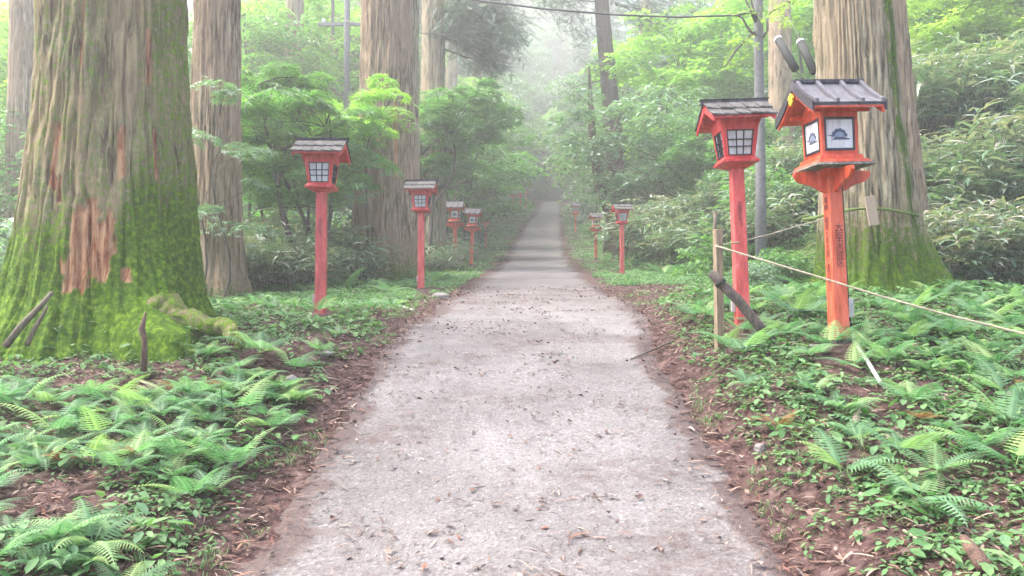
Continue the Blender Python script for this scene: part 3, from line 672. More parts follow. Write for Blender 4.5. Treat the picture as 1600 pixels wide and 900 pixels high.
LN = [tuple(hit(a_, b_)[0])[:2] for a_, b_ in [(501, 490), (1160, 508), (1312, 545), (658, 450), (972, 426), (711, 416), (736, 416), (931, 406), (759, 388), (899, 365), (802, 334), (813, 332), (822, 326), (831, 309), (856, 299)]]
def clear(x, y, r0=.17, L=2.2):
    k = np.ones(np.shape(x), bool)
    for (a_, b_) in LN:
        q = math.hypot(a_, b_); ux, uy = -a_ / q, -b_ / q; s_ = np.clip((x - a_) * ux + (y - b_) * uy, -.2, .55 if b_ < 12 else L if (b_ < 20 or r0 < .3) else 9)
        k &= np.hypot(x - a_ - ux * s_, y - b_ - uy * s_) > r0
    return k
SASA = [sasa(1.3, 1.9, 110, .34), sasa(1.7, 2.3, 140, .38)]
def bush(h, w_, ncl, per, size):
    mb = MB(); c = []
    while len(c) < ncl:
        p = rng.uniform(-1, 1, 3)
        if np.linalg.norm(p) > 1 or p[2] < -.2: continue
        c.append((p[0] * w_ / 2, p[1] * w_ / 2, h * max(.08, p[2] * .85 + .1)))
    c = np.array(c)
    for p in c[::2]: limb(mb, (p[0] * .15, p[1] * .15, -.1), p, .02, .005, 4, .08, 4)
    return mb.mesh('stems', True), leafmesh('foliage', [cluster_leaves(c, .34, per, size, L_OVAL, .3, .16, .45)])
BUSH = [bush(1.3, 2.4, 45, 80, .13), bush(1.0, 2.2, 40, 80, .12), bush(1.7, 2.6, 60, 80, .14)]
def under(kind, px, d, meshes, mt, lab, grp, s=1.0, x=None, y=None):
    st_, fo = meshes; key = (fo.name, mt)
    if key not in _fo:
        c = fo.copy(); c.materials.clear(); c.materials.append(M[mt]); _fo[key] = c
    o = plant(kind, px, d, (st_, _fo[key]), (M['twig'], None), lab, kind.replace('_', ' '), grp, rng.random() * 6.28, s, ('stems', 'foliage'), x=x, y=y)
    return o
_fo = {}
for (px, d, v, s) in [(395, 15, 0, 1), (430, 14.3, 1, .8), (465, 14.5, 0, .9), (500, 16.5, 1, .9), (545, 17, 0, .8), (410, 17.5, 1, 1.1), (375, 17, 1, 1.1), (450, 17.5, 1, 1.1), (672, 24, 0, .8), (678, 26, 0, 1), (690, 29, 0, 1)]:
    under('dwarf_bamboo', px, d, SASA[v], 'sasa', 'clump of drooping dwarf bamboo under the left maples', 'dwarf bamboo clumps left of the path', s)
for (px, d, v, s) in [(1440, 12.8, 1, .95), (1480, 13, 1, 1), (1525, 13, 1, 1), (1570, 13, 1, 1), (1620, 13, 1, 1), (1420, 15, 1, 1.1), (1460, 15.5, 1, 1.2), (1510, 16, 1, 1.2), (1560, 15.5, 1, 1.2), (1610, 16, 1, 1.2), (1450, 18.5, 1, 1.3), (1500, 19, 1, 1.3), (1550, 19, 1, 1.3), (1600, 19, 1, 1.3), (1650, 17, 1, 1.2)]:
    under('dwarf_bamboo', px, d, SASA[v], 'sasa', 'tall greyish dwarf bamboo right of the roped cedar', 'dwarf bamboo clumps right of the roped cedar', s)
for (px, d) in [(1030, 22.5), (1060, 23.5), (1040, 26), (1075, 26.5), (1100, 22), (1200, 18), (1240, 18.5), (1220, 21), (1265, 20), (1180, 21), (1090, 20)]:
    under('dwarf_bamboo', px, d, SASA[rng.integers(2)], 'sasa', 'dwarf bamboo hanging on the slope of the right bank', 'dwarf bamboo clumps on the right bank', rng.uniform(.8, 1.15))
for (px, d, v, s) in [(832, 86, 2, 2.2), (846, 90, 0, 2.6), (860, 93, 2, 2.4), (872, 96, 0, 2.6), (886, 100, 2, 2.6), (818, 84, 1, 2.4), (900, 104, 0, 3.0)]:
    under('shrub', px, d, BUSH[v], 'silver', 'pale misty shrub on the slope where the path bends out of sight', 'pale shrubs beyond the bend of the path', s)
# right bank shrubs
for i in range(46):
    d = rng.uniform(17.5, 40); xc_, hw_, _ = road(d); t_ = rng.uniform(2.6, 9.5) if d < 26 else rng.uniform(2.0, 7.5)
    if not clear(xc_ + (hw_ + t_) * 1, d, 1.1, 6): continue
    v = rng.integers(3); under('shrub', 0, 0, BUSH[v], ['maple', 'silver', 'silver', 'maple', 'dark'][rng.integers(5)], 'leafy shrub on the slope of the right bank', 'shrubs on the right bank', rng.uniform(.7, 1.2), float(xc_ + hw_ + t_), d)
for i in range(34):
    d = rng.uniform(26, 70); xc_, hw_, _ = road(d); t_ = rng.uniform(3.0, 7)
    if not clear(xc_ - (hw_ + t_), d, 1.1, 6): continue
    v = rng.integers(3); under('shrub', 0, 0, BUSH[v], ['maple', 'dark', 'silver', 'dark'][rng.integers(4)], 'leafy shrub on the slope of the left bank', 'shrubs on the left bank', rng.uniform(.8, 1.3), float(xc_ - hw_ - t_), d)
for i in range(16):
    d = rng.uniform(42, 75); xc_, hw_, _ = road(d); t_ = rng.uniform(1.8, 7)
    if not clear(xc_ + (hw_ + t_), d, 1.1, 6): continue
    under('shrub', 0, 0, BUSH[rng.integers(3)], ['maple', 'silver'][rng.integers(2)], 'hazy shrub beside the far right edge of the path', 'shrubs beside the far path', rng.uniform(.8, 1.3), float(xc_ + hw_ + t_), d)
for (px, d, v, s, mt) in [(350, 16, 0, .9, 'maple'), (320, 17, 2, 1, 'silver'), (20, 17, 2, 1, 'silver'), (-10, 14, 0, .8, 'maple'), (50, 22, 2, 1.2, 'silver'), (385, 21, 2, 1.2, 'maple'), (440, 21, 2, 1.2, 'silver'), (500, 22, 2, 1.2, 'maple'), (545, 23, 2, 1.2, 'dark'), (690, 33, 2, 1.1, 'dark'), (705, 36, 2, 1.2, 'dark'), (330, 24, 2, 1.4, 'maple'), (280, 22, 2, 1.4, 'maple'), (1190, 14.4, 1, .5, 'silver'), (1215, 15, 0, .6, 'maple')]:
    under('shrub', px, d, BUSH[v], mt, ('leafy shrub in the thicket between the left hand cedars' if px < 800 else 'low shrub at the foot of the slender grey trunk'), ('shrubs between the left cedars' if px < 800 else 'low shrubs at the slender trunk'), s)

# ------------------------------------------------------------------ lanterns
def hexf(mb, w0, w1, z0, z1, side, u0, u1, v0, v1, n0, n1):
    """box on the face of a tapering housing; u in -1..1, v in 0..1, n outwards"""
    def pt(u, v, n):
        w_ = w0 + (w1 - w0) * v; p = Vector((u * w_, -(w_ + n), z0 + (z1 - z0) * v)); p.rotate(Matrix.Rotation(side * math.pi / 2, 3, 'Z')); return tuple(p)
    mb.hexa([pt(u0, v0, n1), pt(u1, v0, n1), pt(u1, v0, n0), pt(u0, v0, n0), pt(u0, v1, n1), pt(u1, v1, n1), pt(u1, v1, n0), pt(u0, v1, n0)])
def inscription(parent, txt, size, loc, rz, mt, leading=1.0):
    cu = bpy.data.curves.new('inscription', 'FONT'); cu.body = '\n'.join(txt); cu.size = size; cu.align_x = 'CENTER'; cu.space_line = leading; cu.extrude = .0006
    tmp = bpy.data.objects.new('tmp_text', cu); col.objects.link(tmp)
    dg = bpy.context.evaluated_depsgraph_get(); me = bpy.data.meshes.new_from_object(tmp.evaluated_get(dg)); bpy.data.objects.remove(tmp)
    me.name = 'inscription'; me.materials.clear(); o = ob('inscription', me, mt, parent, loc); o.rotation_euler = (math.pi / 2, 0, rz); return o

def lantern_a(seed=0):
    root = empty('lantern')
    MB().frus(.066, -.15, .062, 1.62).build('post', M['pinkpost'], root, .006)
    z1 = 1.70; z2 = 2.08; w0, w1 = .150, .196
    tr = MB(); tr.frus(.07, 1.60, .175, 1.645); tr.frus(.187, 1.648, .187, 1.672); tr.frus(.180, 1.675, .155, z1 + .004); tr.build('tray', M['pink'], root, .004)
    hs = MB()
    for s in range(4):
        hexf(hs, w0, w1, z1, z2, s, -1, -.76, 0, 1, -.03, 0); hexf(hs, w0, w1, z1, z2, s, .76, .999, .001, .999, -.031, -.001)
        hexf(hs, w0, w1, z1, z2, s, -.76, .76, 0, .05, -.03, -.004); hexf(hs, w0, w1, z1, z2, s, -.76, .76, .72, 1, -.03, -.004)
    hs.build('housing', M['pink'], root)
    for s in range(4):
        wd = MB(); hexf(wd, w0, w1, z1, z2, s, -.75, .75, .055, .715, -.024, -.018); wo = wd.build('window', M['paper'], root)
        la = MB()
        for (a_, b_) in ((-.76, -.70), (-.235, -.185), (.185, .235), (.70, .76)): hexf(la, w0, w1, z1, z2, s, a_, b_, .05, .72, -.018, .001)
        for (a_, b_) in ((.05, .075), (.27, .292), (.455, .477), (.695, .72)): hexf(la, w0, w1, z1, z2, s, -.759, .759, a_, b_, -.017, .002)
        la.build('lattice', M['black'], wo)
    # roof: red boards, shingles, ridge
    ez, rz_ = 2.075, 2.275
    def slope(y): f = abs(y) / .36; return rz_ - (rz_ - ez) * (f * 1.12 - .12 * f * f)
    br = MB()
    for sg in (-1, 1):
        ys_ = [0, .12, .24, .35]
        for a_, b_ in zip(ys_[:-1], ys_[1:]):
            P8 = [(-.31, sg * a_, slope(a_) - .022), (.31, sg * a_, slope(a_) - .022), (.31, sg * b_, slope(b_) - .022), (-.31, sg * b_, slope(b_) - .022),
                  (-.31, sg * a_, slope(a_)), (.31, sg * a_, slope(a_)), (.31, sg * b_, slope(b_)), (-.31, sg * b_, slope(b_))]
            br.hexa(P8 if sg > 0 else [P8[i] for i in (3, 2, 1, 0, 7, 6, 5, 4)])
    br.build('roof_board', M['pink'], root)
    bg = MB()
    for ex in (-.312, .29):
        for sg in (-1, 1):
            a_, b_ = 0, .355
            P8 = [(ex, sg * a_, slope(a_) - .085), (ex + .022, sg * a_, slope(a_) - .085), (ex + .022, sg * b_, slope(b_) - .05), (ex, sg * b_, slope(b_) - .05),
                  (ex, sg * a_, slope(a_) - .024), (ex + .022, sg * a_, slope(a_) - .024), (ex + .022, sg * b_, slope(b_) - .024), (ex, sg * b_, slope(b_) - .024)]
            bg.hexa(P8 if sg > 0 else [P8[i] for i in (3, 2, 1, 0, 7, 6, 5, 4)])
    for yy in (-.19, .165): bg.box(-.288, .288, yy, yy + .028, 2.085, 2.12)
    bg.box(-.288, .288, -.016, .016, 2.19, 2.225)
    bg.build('bargeboard', M['pink'], root, .003)
    gb = MB(); gb.add([(-.19, -.19, 2.08), (.19, -.19, 2.08), (.19, .19, 2.08), (-.19, .19, 2.08), (-.19, 0, 2.235), (.19, 0, 2.235)], [(0, 3, 2, 1), (0, 1, 5, 4), (2, 3, 4, 5), (1, 2, 5), (3, 0, 4)])
    gb.build('gable', M['pink'], root)
    r_ = np.random.default_rng(seed + 5); sh = MB()
    for sg in (-1, 1):
        for row, (a_, b_) in enumerate(((.17, .372), (0.01, .205))):
            for k_ in range(5):
                x0 = -.325 + k_ * .13 + r_.uniform(-.004, .004); x1 = x0 + .132; up = .004 + .014 * row; j = r_.uniform(0, .008, 2); dy = r_.uniform(-.008, .012)
                za, zb = slope(a_) + up, slope(b_) + up
                P8 = [(x0, sg * a_, za), (x1, sg * a_, za), (x1, sg * (b_ + dy), zb + j[0] - .004), (x0, sg * (b_ + dy), zb + j[1] + .010),
                      (x0, sg * a_, za + .014), (x1, sg * a_, za + .012), (x1, sg * (b_ + dy), zb + .012 + j[0]), (x0, sg * (b_ + dy), zb + .026 + j[1])]
                sh.hexa(P8 if sg > 0 else [P8[i] for i in (3, 2, 1, 0, 7, 6, 5, 4)])
    sh.build('roof', M['shingle'], root)
    rd = MB(); rd.box(-.345, .345, -.032, .032, 2.272, 2.315); rd.box(-.355, .355, -.04, .04, 2.316, 2.328); rd.build('ridge', M['sheet_dark'] if seed else M['shingle'], root, .003)
    inscription(root, '大阪市北今川', .052, (.0, -.0665, 1.22), 0, M['ink'], .82)
    bx = MB(); bx.box(-.105, -.068, -.02, .03, .14, .26); bx.build('outlet_box', M['white_plastic'], root, .004)
    return root

def lantern_b():
    root = empty('lantern')
    MB().frus(.074, .10, .064, 1.72).build('post', M['orange_post'], root, .008)
    MB().frus(.078, -.15, .0755, .1).build('foot', M['plate'], root, .006)
    # four curved brackets
    for s in range(4):
        mb = MB(); prof = [(.06, 1.50), (.10, 1.505), (.15, 1.53), (.2, 1.56), (.27, 1.58), (.33, 1.60), (.37, 1.635), (.385, 1.665), (.375, 1.70), (.06, 1.715)]
        V = [(x, -.02, z) for x, z in prof] + [(x, .02, z) for x, z in prof]; n = len(prof)
        fs = [tuple(range(n)), tuple(range(2 * n - 1, n - 1, -1))] + [(i, i + n, (i + 1) % n + n, (i + 1) % n) for i in range(n)]
        V = [tuple(Matrix.Rotation(s * math.pi / 2, 3, 'Z') @ Vector(v)) for v in V]; mb.add(V, fs); mb.build('bracket', M['orange'], root, .004)
    MB().frus(.10, 1.64, .13, 1.718).build('collar', M['orange'], root, .004)
    MB().frus(.295, 1.722, .275, 1.748).build('plate', M['plate'], root, .006)
    sl_ = MB(); sl_.frus(.262, 1.752, .235, 1.785); sl_.frus(.215, 1.788, .205, 1.83); sl_.build('sill', M['orange'], root, .004)
    z1, z2, w0, w1 = 1.832, 2.235, .180, .186
    hs = MB()
    for s in range(4):
        hexf(hs, w0, w1, z1, z2, s, -1, -.82, 0, 1, -.04, 0); hexf(hs, w0, w1, z1, z2, s, .82, .999, .001, .999, -.041, -.001)
        hexf(hs, w0, w1, z1, z2, s, -.82, .82, 0, .10, -.03, -.006); hexf(hs, w0, w1, z1, z2, s, -.82, .82, .88, 1, -.03, -.006)
    hs.build('housing', M['orange'], root, .003)
    for s in range(4):
        wd = MB(); hexf(wd, w0, w1, z1, z2, s, -.76, .76, .14, .84, -.02, -.008); wo = wd.build('window', M['paper'], root)
        la = MB()
        for (a_, b_) in ((-.82, -.72), (.72, .82)): hexf(la, w0, w1, z1, z2, s, a_, b_, .10, .88, -.02, .003)
        for (a_, b_) in ((.10, .155), (.825, .88)): hexf(la, w0, w1, z1, z2, s, -.72, .72, a_, b_, -.02, .0025)
        la.build('frame', M['black'], wo)
        # fan shaped crest
        c = MB(); cp = MB(); w_ = (w0 + w1) / 2
        def pt(x, z, n): p = Vector((x, -(w_ + n), z)); p.rotate(Matrix.Rotation(s * math.pi / 2, 3, 'Z')); return tuple(p)
        cx_, cz_ = 0.0, 2.015; pr = []
        for i in range(45):
            an = math.pi * (-.02 + 1.04 * i / 44); rr = .072 + .007 * abs(math.sin(i / 44 * math.pi * 5.5)); pr.append((cx_ + math.cos(an) * rr * 1.02, cz_ - .012 + math.sin(an) * rr))
        inner = [(cx_ + math.cos(math.pi * i / 44) * .05, cz_ - .012 + math.sin(math.pi * i / 44) * .044) for i in range(45)]
        V = [pt(x, z, -.0055) for x, z in pr + inner]; c.add(V, [(i, i + 1, i + 46, i + 45) for i in range(44)])
        V = [pt(x, z, -.005) for x, z in [(cx_ - .085, cz_ - .042), (cx_ + .09, cz_ - .042), (cx_ + .11, cz_ - .034), (cx_ + .06, cz_ - .022), (cx_ + .05, cz_ - .016), (cx_ - .05, cz_ - .016), (cx_ - .06, cz_ - .03)]]; c.add(V, [tuple(range(7))])
        V = [pt(x, z, -.0052) for x, z in [(cx_ - .12, cz_ + .006), (cx_ - .11, cz_ - .004), (cx_ - .06, cz_ - .006), (cx_ - .06, cz_ + .003)]]; c.add(V, [(0, 1, 2, 3)])
        c.build('crest', M['crest'], wo)
        V = [pt(x, z, -.0062) for x, z in inner] + [pt(cx_ - .05, cz_ - .0165, -.0062), pt(cx_ + .05, cz_ - .0165, -.0062)]
        cp.add(V, [tuple(list(range(45)) + [45, 46])]); cp.build('crest_base', M['crest_pale'], wo)
    # curved roof
    ez, rz_ = 2.262, 2.545; D_ = .375
    def slope(y): f = abs(y) / D_; return rz_ - (rz_ - ez) * (1.28 * f - .28 * f ** 2) if f < 1.2 else ez
    ys_ = np.linspace(0, D_, 9)
    def strip(mb, x0, x1, lo, hi, y0=0, y1=D_, dy=0):
        yy = [y for y in np.linspace(y0, y1, 9)]
        for sg in (-1, 1):
            for a_, b_ in zip(yy[:-1], yy[1:]):
                P8 = [(x0, sg * a_, slope(a_) + lo), (x1, sg * a_, slope(a_) + lo), (x1, sg * b_, slope(b_) + lo), (x0, sg * b_, slope(b_) + lo),
                      (x0, sg * a_, slope(a_) + hi), (x1, sg * a_, slope(a_) + hi), (x1, sg * b_, slope(b_) + hi), (x0, sg * b_, slope(b_) + hi)]
                mb.hexa(P8 if sg > 0 else [P8[i] for i in (3, 2, 1, 0, 7, 6, 5, 4)])
    u = MB(); strip(u, -.335, .335, -.03, -.012); u.build('roof_board', M['orange'], root)
    u = MB(); strip(u, -.345, .345, -.010, .018); strip(u, -.35, .35, .0185, .026, .26, D_ + .012); ro = u.build('roof', M['sheet'], root)
    for x in (-.335, -.135, .105, .305):
        u = MB(); strip(u, x, x + .038, .018, .062, .02, D_ + .02); u.build('batten', M['sheet'], ro, .005)
    for x_ in (-.362, .3455):
        u = MB(); strip(u, x_, x_ + .0165, -.055, .04, 0, D_ + .01); u.build('verge', M['sheet_dark'], ro)
    MB().box(-.355, .355, -.035, .035, 2.552, 2.590).build('ridge', M['sheet_dark'], ro, .006)
    u = MB(); strip(u, -.345, -.325, -.085, -.032, .0, D_ - .01); strip(u, .325, .345, -.085, -.032, .0, D_ - .01); u.build('bargeboard', M['orange'], root)
    gb = MB(); gb.add([(-.185, -.185, 2.236), (.185, -.185, 2.236), (.185, .185, 2.236), (-.185, .185, 2.236), (-.185, 0, 2.5), (.185, 0, 2.5)], [(0, 3, 2, 1), (0, 1, 5, 4), (2, 3, 4, 5), (1, 2, 5), (3, 0, 4)])
    gb.box(-.3, .3, -.2, -.17, 2.237, 2.272); gb.box(-.3, .3, .17, .2, 2.237, 2.272); gb.box(-.32, .32, -.018, .018, 2.40, 2.44)
    gb.build('gable', M['orange'], root)
    for ex in (-1, 1):
        g = MB(); V = [(0, 2.46), (.03, 2.44), (.055, 2.41), (.03, 2.40), (.035, 2.37), (0, 2.335), (-.035, 2.37), (-.03, 2.40), (-.055, 2.41), (-.03, 2.44)]
        n = len(V); vv = [(ex * .366, y, z) for y, z in V] + [(ex * .384, y, z) for y, z in V]
        g.add(vv, [tuple(range(n)), tuple(range(2 * n - 1, n - 1, -1))] + [(i, i + n, (i + 1) % n + n, (i + 1) % n) for i in range(n)]); g.build('pendant', M['gold'], root, .003)
    inscription(root, '大阪市西成区', .085, (.01, -.0725, 1.13), 0, M['ink'], .80)
    inscription(root, ['奉', '納', '', '昭', '和', '七', '年', '八', '月', '', '吉', '日', '建', '之'], .07, (-.0725, 0, 1.40), -math.pi / 2, M['ink'], .92)
    return root

def set_lantern(root, px, py, top_py, nominal, label, lean=(0, 0), rz=0, d=None, group=None):
    if d is None: p, d = hit(px, py)
    else: p = P(px, py, d); 
    p.z = min(p.z, float(H(p.x, p.y)) + .02) if d is None else p.z
    s = (py - top_py) / F * d / nominal
    root.location = p; root.scale = (s,) * 3; root.rotation_euler = (R(lean[1]), R(lean[0]), R(rz)); tag(root, label, 'lantern', group)
    return root
LA = lantern_a(0); LA2 = lantern_a(3); LB = lantern_b()
gA = 'red painted lanterns along the path'
set_lantern(LA, 1160, 508, 152, 2.33, 'faded pink red lattice lantern behind the bare wooden post and leaning log', (-1.8, 0), 0, 8.0, gA)
set_lantern(LA2, 501, 490, 214, 2.33, 'leftmost pink red lattice lantern, below the multi stemmed maple', (.2, 0), 1, None, gA)
a = copy_tree(LA2); set_lantern(a, 658, 450, 280, 2.33, 'slim pink red lattice lantern beside the foot of the thick tan cedar', (0, 0), -3, None, gA)
a = copy_tree(LA2); set_lantern(a, 972, 426, 317, 2.33, 'bright red lattice lantern on the right bank, nearest of the small ones there', (0, 0), 4, None, gA)
set_lantern(LB, 1312, 545, 122, 2.59, 'largest orange lantern with grey curved roof and fan crests in front of the roped cedar', (-2.2, 0), 6, 7.2, gA)
for (px, py, tp, lab, rz) in [(711, 416, 313, 'small orange lantern with a pale roof, the nearer of the pair left of the path', -4), (736, 416, 324, 'small orange lantern leaning slightly beside the nearer one left of the path', -8),
                          (931, 406, 331, 'dull orange lantern with a dark roof, left of the bright red lantern on the right', 4), (759, 388, 323, 'dark shaded lantern in shadow beside the left path edge', -4),
                          (899, 365, 316, 'tiny orange lantern close to the far right path edge', 3)]:
    a = copy_tree(LB); set_lantern(a, px, py, tp, 2.59, lab, (rng.uniform(-1, 1) + (1.5 if px == 736 else 0), 0), rz, None, gA)
for (px, py, tp, d) in [(802, 334, 290, 66), (813, 332, 289, 68), (822, 326, 286, 72), (831, 309, 278, 82), (856, 299, 270, 92)]:
    a = copy_tree(LB); p, dd = hit(px, py, 40)
    set_lantern(a, px, py, tp, 2.59, 'tiny far off red lantern half hidden by leaves up the path', (0, 0), 0, None, 'far red lanterns up the path')

# cable, box and conduit on the orange lantern
mb = MB(); mb.tube([(.055, -.02, 1.72), (.082, -.03, 1.55), (.078, -.04, 1.2), (.082, -.04, .8), (.09, -.04, .35), (.11, -.04, .14), (.15, -.06, .06), (.11, -.09, .03)], .009, 6)
mb.build('power_cable', M['rubber'], LB, smooth=True)
MB().box(.085, .135, -.05, .0, .3, .48).build('outlet_box', M['white_plastic'], LB, .004)
def ground_line(pts, rad, name, mt, label, cat, n=8, lift=0.0, smooth=True):
    pp = []
    for (px, py) in pts:
        p, d = hit(px, py); pp.append(Vector((p.x, p.y, float(H(p.x, p.y)) + lift + (rad if not hasattr(rad, '__len__') else max(rad)))))
    o = empty(name, pp[0], 0, label, cat); mb = MB(); mb.tube([p - pp[0] for p in pp], rad, n)
    ms = mb.mesh(name, smooth); bpy.data.objects.remove(o); o = ob(name, ms, mt, None, pp[0]); return tag(o, label, cat)
p0 = P(1331, 535, 7.15); q = [Vector((p0.x, p0.y, p0.z + .12)), Vector((p0.x + .01, p0.y - .02, p0.z + .02))]
for (px, py) in [(1337, 552), (1345, 568), (1356, 585), (1364, 597), (1376, 618)]:
    h_, _ = hit(px, py); q.append(Vector((h_.x, h_.y, float(H(h_.x, h_.y)) + .085)))
o = ob('conduit_pipe', (lambda m: (m.tube([v - q[0] for v in q], .016, 8), m.mesh('conduit_pipe', True))[1])(MB()), M['white_plastic'], None, q[0]); tag(o, 'white conduit pipe running down the bank from the orange lantern', 'pipe')
ground_line([(540, 484), (565, 480), (595, 479), (622, 481), (646, 488)], .016, 'conduit_pipe', M['white_plastic'], 'white curved pipe on the ground between the two left lattice lanterns', 'pipe', lift=.01)

# ------------------------------------------------------------------ posts, rope, log, sticks
pb, dpost = P(1124, 536, 7.45), 7.45
h = P(1124, 358, dpost).z - pb.z
MBp = MB(); MBp.frus(.036, -.3, .036, h); o = MBp.build('wooden_post', M['post_wood'], None, .006, loc=pb); tag(o, 'pale square wooden post carrying the rope, left of the pink lantern', 'post'); o.rotation_euler = (0, R(-.5), R(12))
# log
l0, l1 = P(1110, 425, 7.3), P(1214, 540, 7.2); v = l1 - l0
lg = empty('log', l0, 0, 'dark weathered pole propped diagonally against the wooden post', 'log')
mb = MB(); mb.tube([Vector((0, 0, 0)), v * .15, v * .4 + Vector((.01, 0, .012)), v * .7, v * .96], [.04, .045, .048, .046, .046], 12); o = mb.build('shaft', M['darklog'], lg, smooth=True)
mb = MB(); mb.tube([v * .95, v * 1.0, v * 1.05], [.047, .036, .012], 9); mb.build('broken_end', M['palewood'], lg, smooth=True)
mb = MB(); mb.tube([v * .13 + Vector((0, 0, 0)), v * .17], [.055, .055], 12); mb.build('binding', M['rubber'], lg, smooth=True)
def rope(name, pts, rad, mt, label):
    p0 = Vector(pts[0]); L = [Vector(p) - p0 for p in pts]; fine = []
    for i in range(len(L) - 1):
        for k_ in range(8): fine.append(L[i].lerp(L[i + 1], k_ / 8))
    fine.append(L[-1]); mb = MB()
    for ph in (0, 2.09, 4.18):     # three strands
        seq = []; acc = 0
        for i, p in enumerate(fine):
            if i: acc += (p - fine[i - 1]).length
            a_ = acc * 60 + ph; seq.append(p + Vector((0, math.cos(a_), math.sin(a_))) * rad * .45)
        mb.tube(seq, rad * .62, 5)
    return tag(ob(name, mb.mesh(name, True), mt, None, p0), label, 'rope')
rope('rope', [P(1117, 384, 7.38), P(1200, 409, 7.2), P(1290, 436, 7.0), P(1380, 464, 6.8), P(1480, 492, 6.6), P(1610, 524, 6.35), P(1700, 545, 6.2)], .011, M['rope'], 'pale straw rope slanting down to the right in front of the orange lantern')
rope('rope', [P(1118, 384, 7.4), P(1150, 379, 7.9), P(1200, 367, 8.6), P(1240, 355, 9.2), P(1285, 343, 9.6)], .009, M['rope'], 'thinner rope running up from the wooden post to the roped cedar')
mb = MB(); kn = P(1124, 384, 7.45); pts = [(.05 * math.cos(a_), .05 * math.sin(a_), .006 * math.sin(2 * a_)) for a_ in np.linspace(0, 6.5, 22)]
# rope round the cedar
cb = G(1355, 10.2); zc = P(1360, 330, 9.6).z; pts = []
for a_ in np.linspace(0, 2 * math.pi, 40): pts.append((cb.x - .09 + .685 * math.cos(a_), cb.y + .685 * math.sin(a_), zc + .03 * math.sin(3 * a_ + 1)))
rope('tree_rope', pts, .018, M['rope_moss'], 'mossy rope tied round the thick pale cedar')
pb = P(1356, 307, 9.40); pe_ = P(1366, 352, 9.40)
mb = MB(); mb.frus(.06, 0, .06, (pb - pe_).length, .012, .012); o = mb.build('wooden_plaque', M['palewood'], None, .004, loc=pe_); o.rotation_euler = (0, R(-9), 0); tag(o, 'blank pale wooden slat held by the mossy rope on the cedar', 'plaque')
# small old posts
p_, d_ = hit(1027, 412); mb = MB(); mb.tube([(0, 0, -.2), (.01, 0, .5), (0, 0, (412 - 366) / F * d_)], [.07, .062, .055], 10); tag(mb.build('old_post', M['darklog'], None, smooth=True, loc=p_), 'dark old stump of a post on the right bank near the small red lantern', 'post')
p_ = P(1117, 400, 13.5); p_.z = float(H(p_.x, p_.y)); mb = MB(); mb.tube([(0, 0, -.2), (0, 0, 1.0), (.01, 0, P(1117, 330, 13.5).z - p_.z)], [.035, .033, .03], 8); tag(mb.build('old_post', M['log'], None, smooth=True, loc=p_), 'thin pale post far behind the rope post', 'post')
# sticks leaning at the huge cedar
def stick(a_, b_, da, db, r0, r1, mt, label, cat='stick', name='stick', bend=.02):
    p, q_ = P(*a_, da), P(*b_, db); v = q_ - p; mb = MB(); mb.tube([Vector((0, 0, 0)), v * .35 + Vector((0, 0, bend)), v * .7, v], [r0, r0 * .95, (r0 + r1) / 2, r1], 8)
    return tag(ob(name, mb.mesh(name, True), mt, None, p), label, cat)
stick((8, 542), (82, 456), 6.7, 6.9, .03, .017, M['log'], 'longer bare stick leaning on the huge mossy trunk')
stick((42, 540), (74, 478), 6.75, 6.85, .022, .012, M['log'], 'shorter bare stick under the longer one by the mossy trunk')
p_ = P(225, 552, 6.5); mb = MB(); mb.tube([(0, 0, -.15), (.005, 0, .1), (-.02, 0, .2), (.01, 0, P(225, 488, 6.5).z - p_.z)], [.03, .022, .027, .008], 9)
tag(mb.build('broken_stake', M['stump'], None, smooth=True, loc=p_), 'broken red brown stake in front of the huge mossy trunk', 'stake')
# stones
def stone(px, py, r, label, seed, flat_=.5):
    p_, d_ = hit(px, py); r_ = np.random.default_rng(seed); n, m = 14, 9; V = []
    for i in range(m):
        ph = math.pi * i / (m - 1)
        for j in range(n):
            th = 2 * math.pi * j / n; V.append((math.sin(ph) * math.cos(th), math.sin(ph) * math.sin(th), math.cos(ph)))
    V = np.array(V); k_ = 1 + .5 * (vn(V * 1.7 + 5 + seed, seed) - .5) + .15 * (vn(V * 5 + 9, seed) - .5); V = V * k_[:, None] * np.array([r, r * .7, r * flat_])
    fs = [(i * n + j, (i + 1) * n + j, (i + 1) * n + (j + 1) % n, i * n + (j + 1) % n) for i in range(m - 1) for j in range(n)]
    o = ob('stone', np_mesh('stone', V, [np.array(fs)], False), M['stone'], None, (p_.x, p_.y, float(H(p_.x, p_.y)) + r * flat_ * .35)); tag(o, label, 'stone')
stone(508, 556, .09, 'pale flat stone in the litter right of the huge mossy trunk', 1, .35)
stone(456, 602, .06, 'pale round stone between the ferns at left, beside the root', 2, .8)
stone(689, 467, .14, 'pale low stone at the left path edge beside the second lattice lantern', 3, .5)
stone(370, 734, .05, 'small white stone among the ferns at lower left', 4, .6)
stone(1188, 705, .04, 'small white stone on the right bank edge', 5, .9)
stone(1275, 545, .10, 'pale flat stone left of the orange lantern foot', 6, .3)
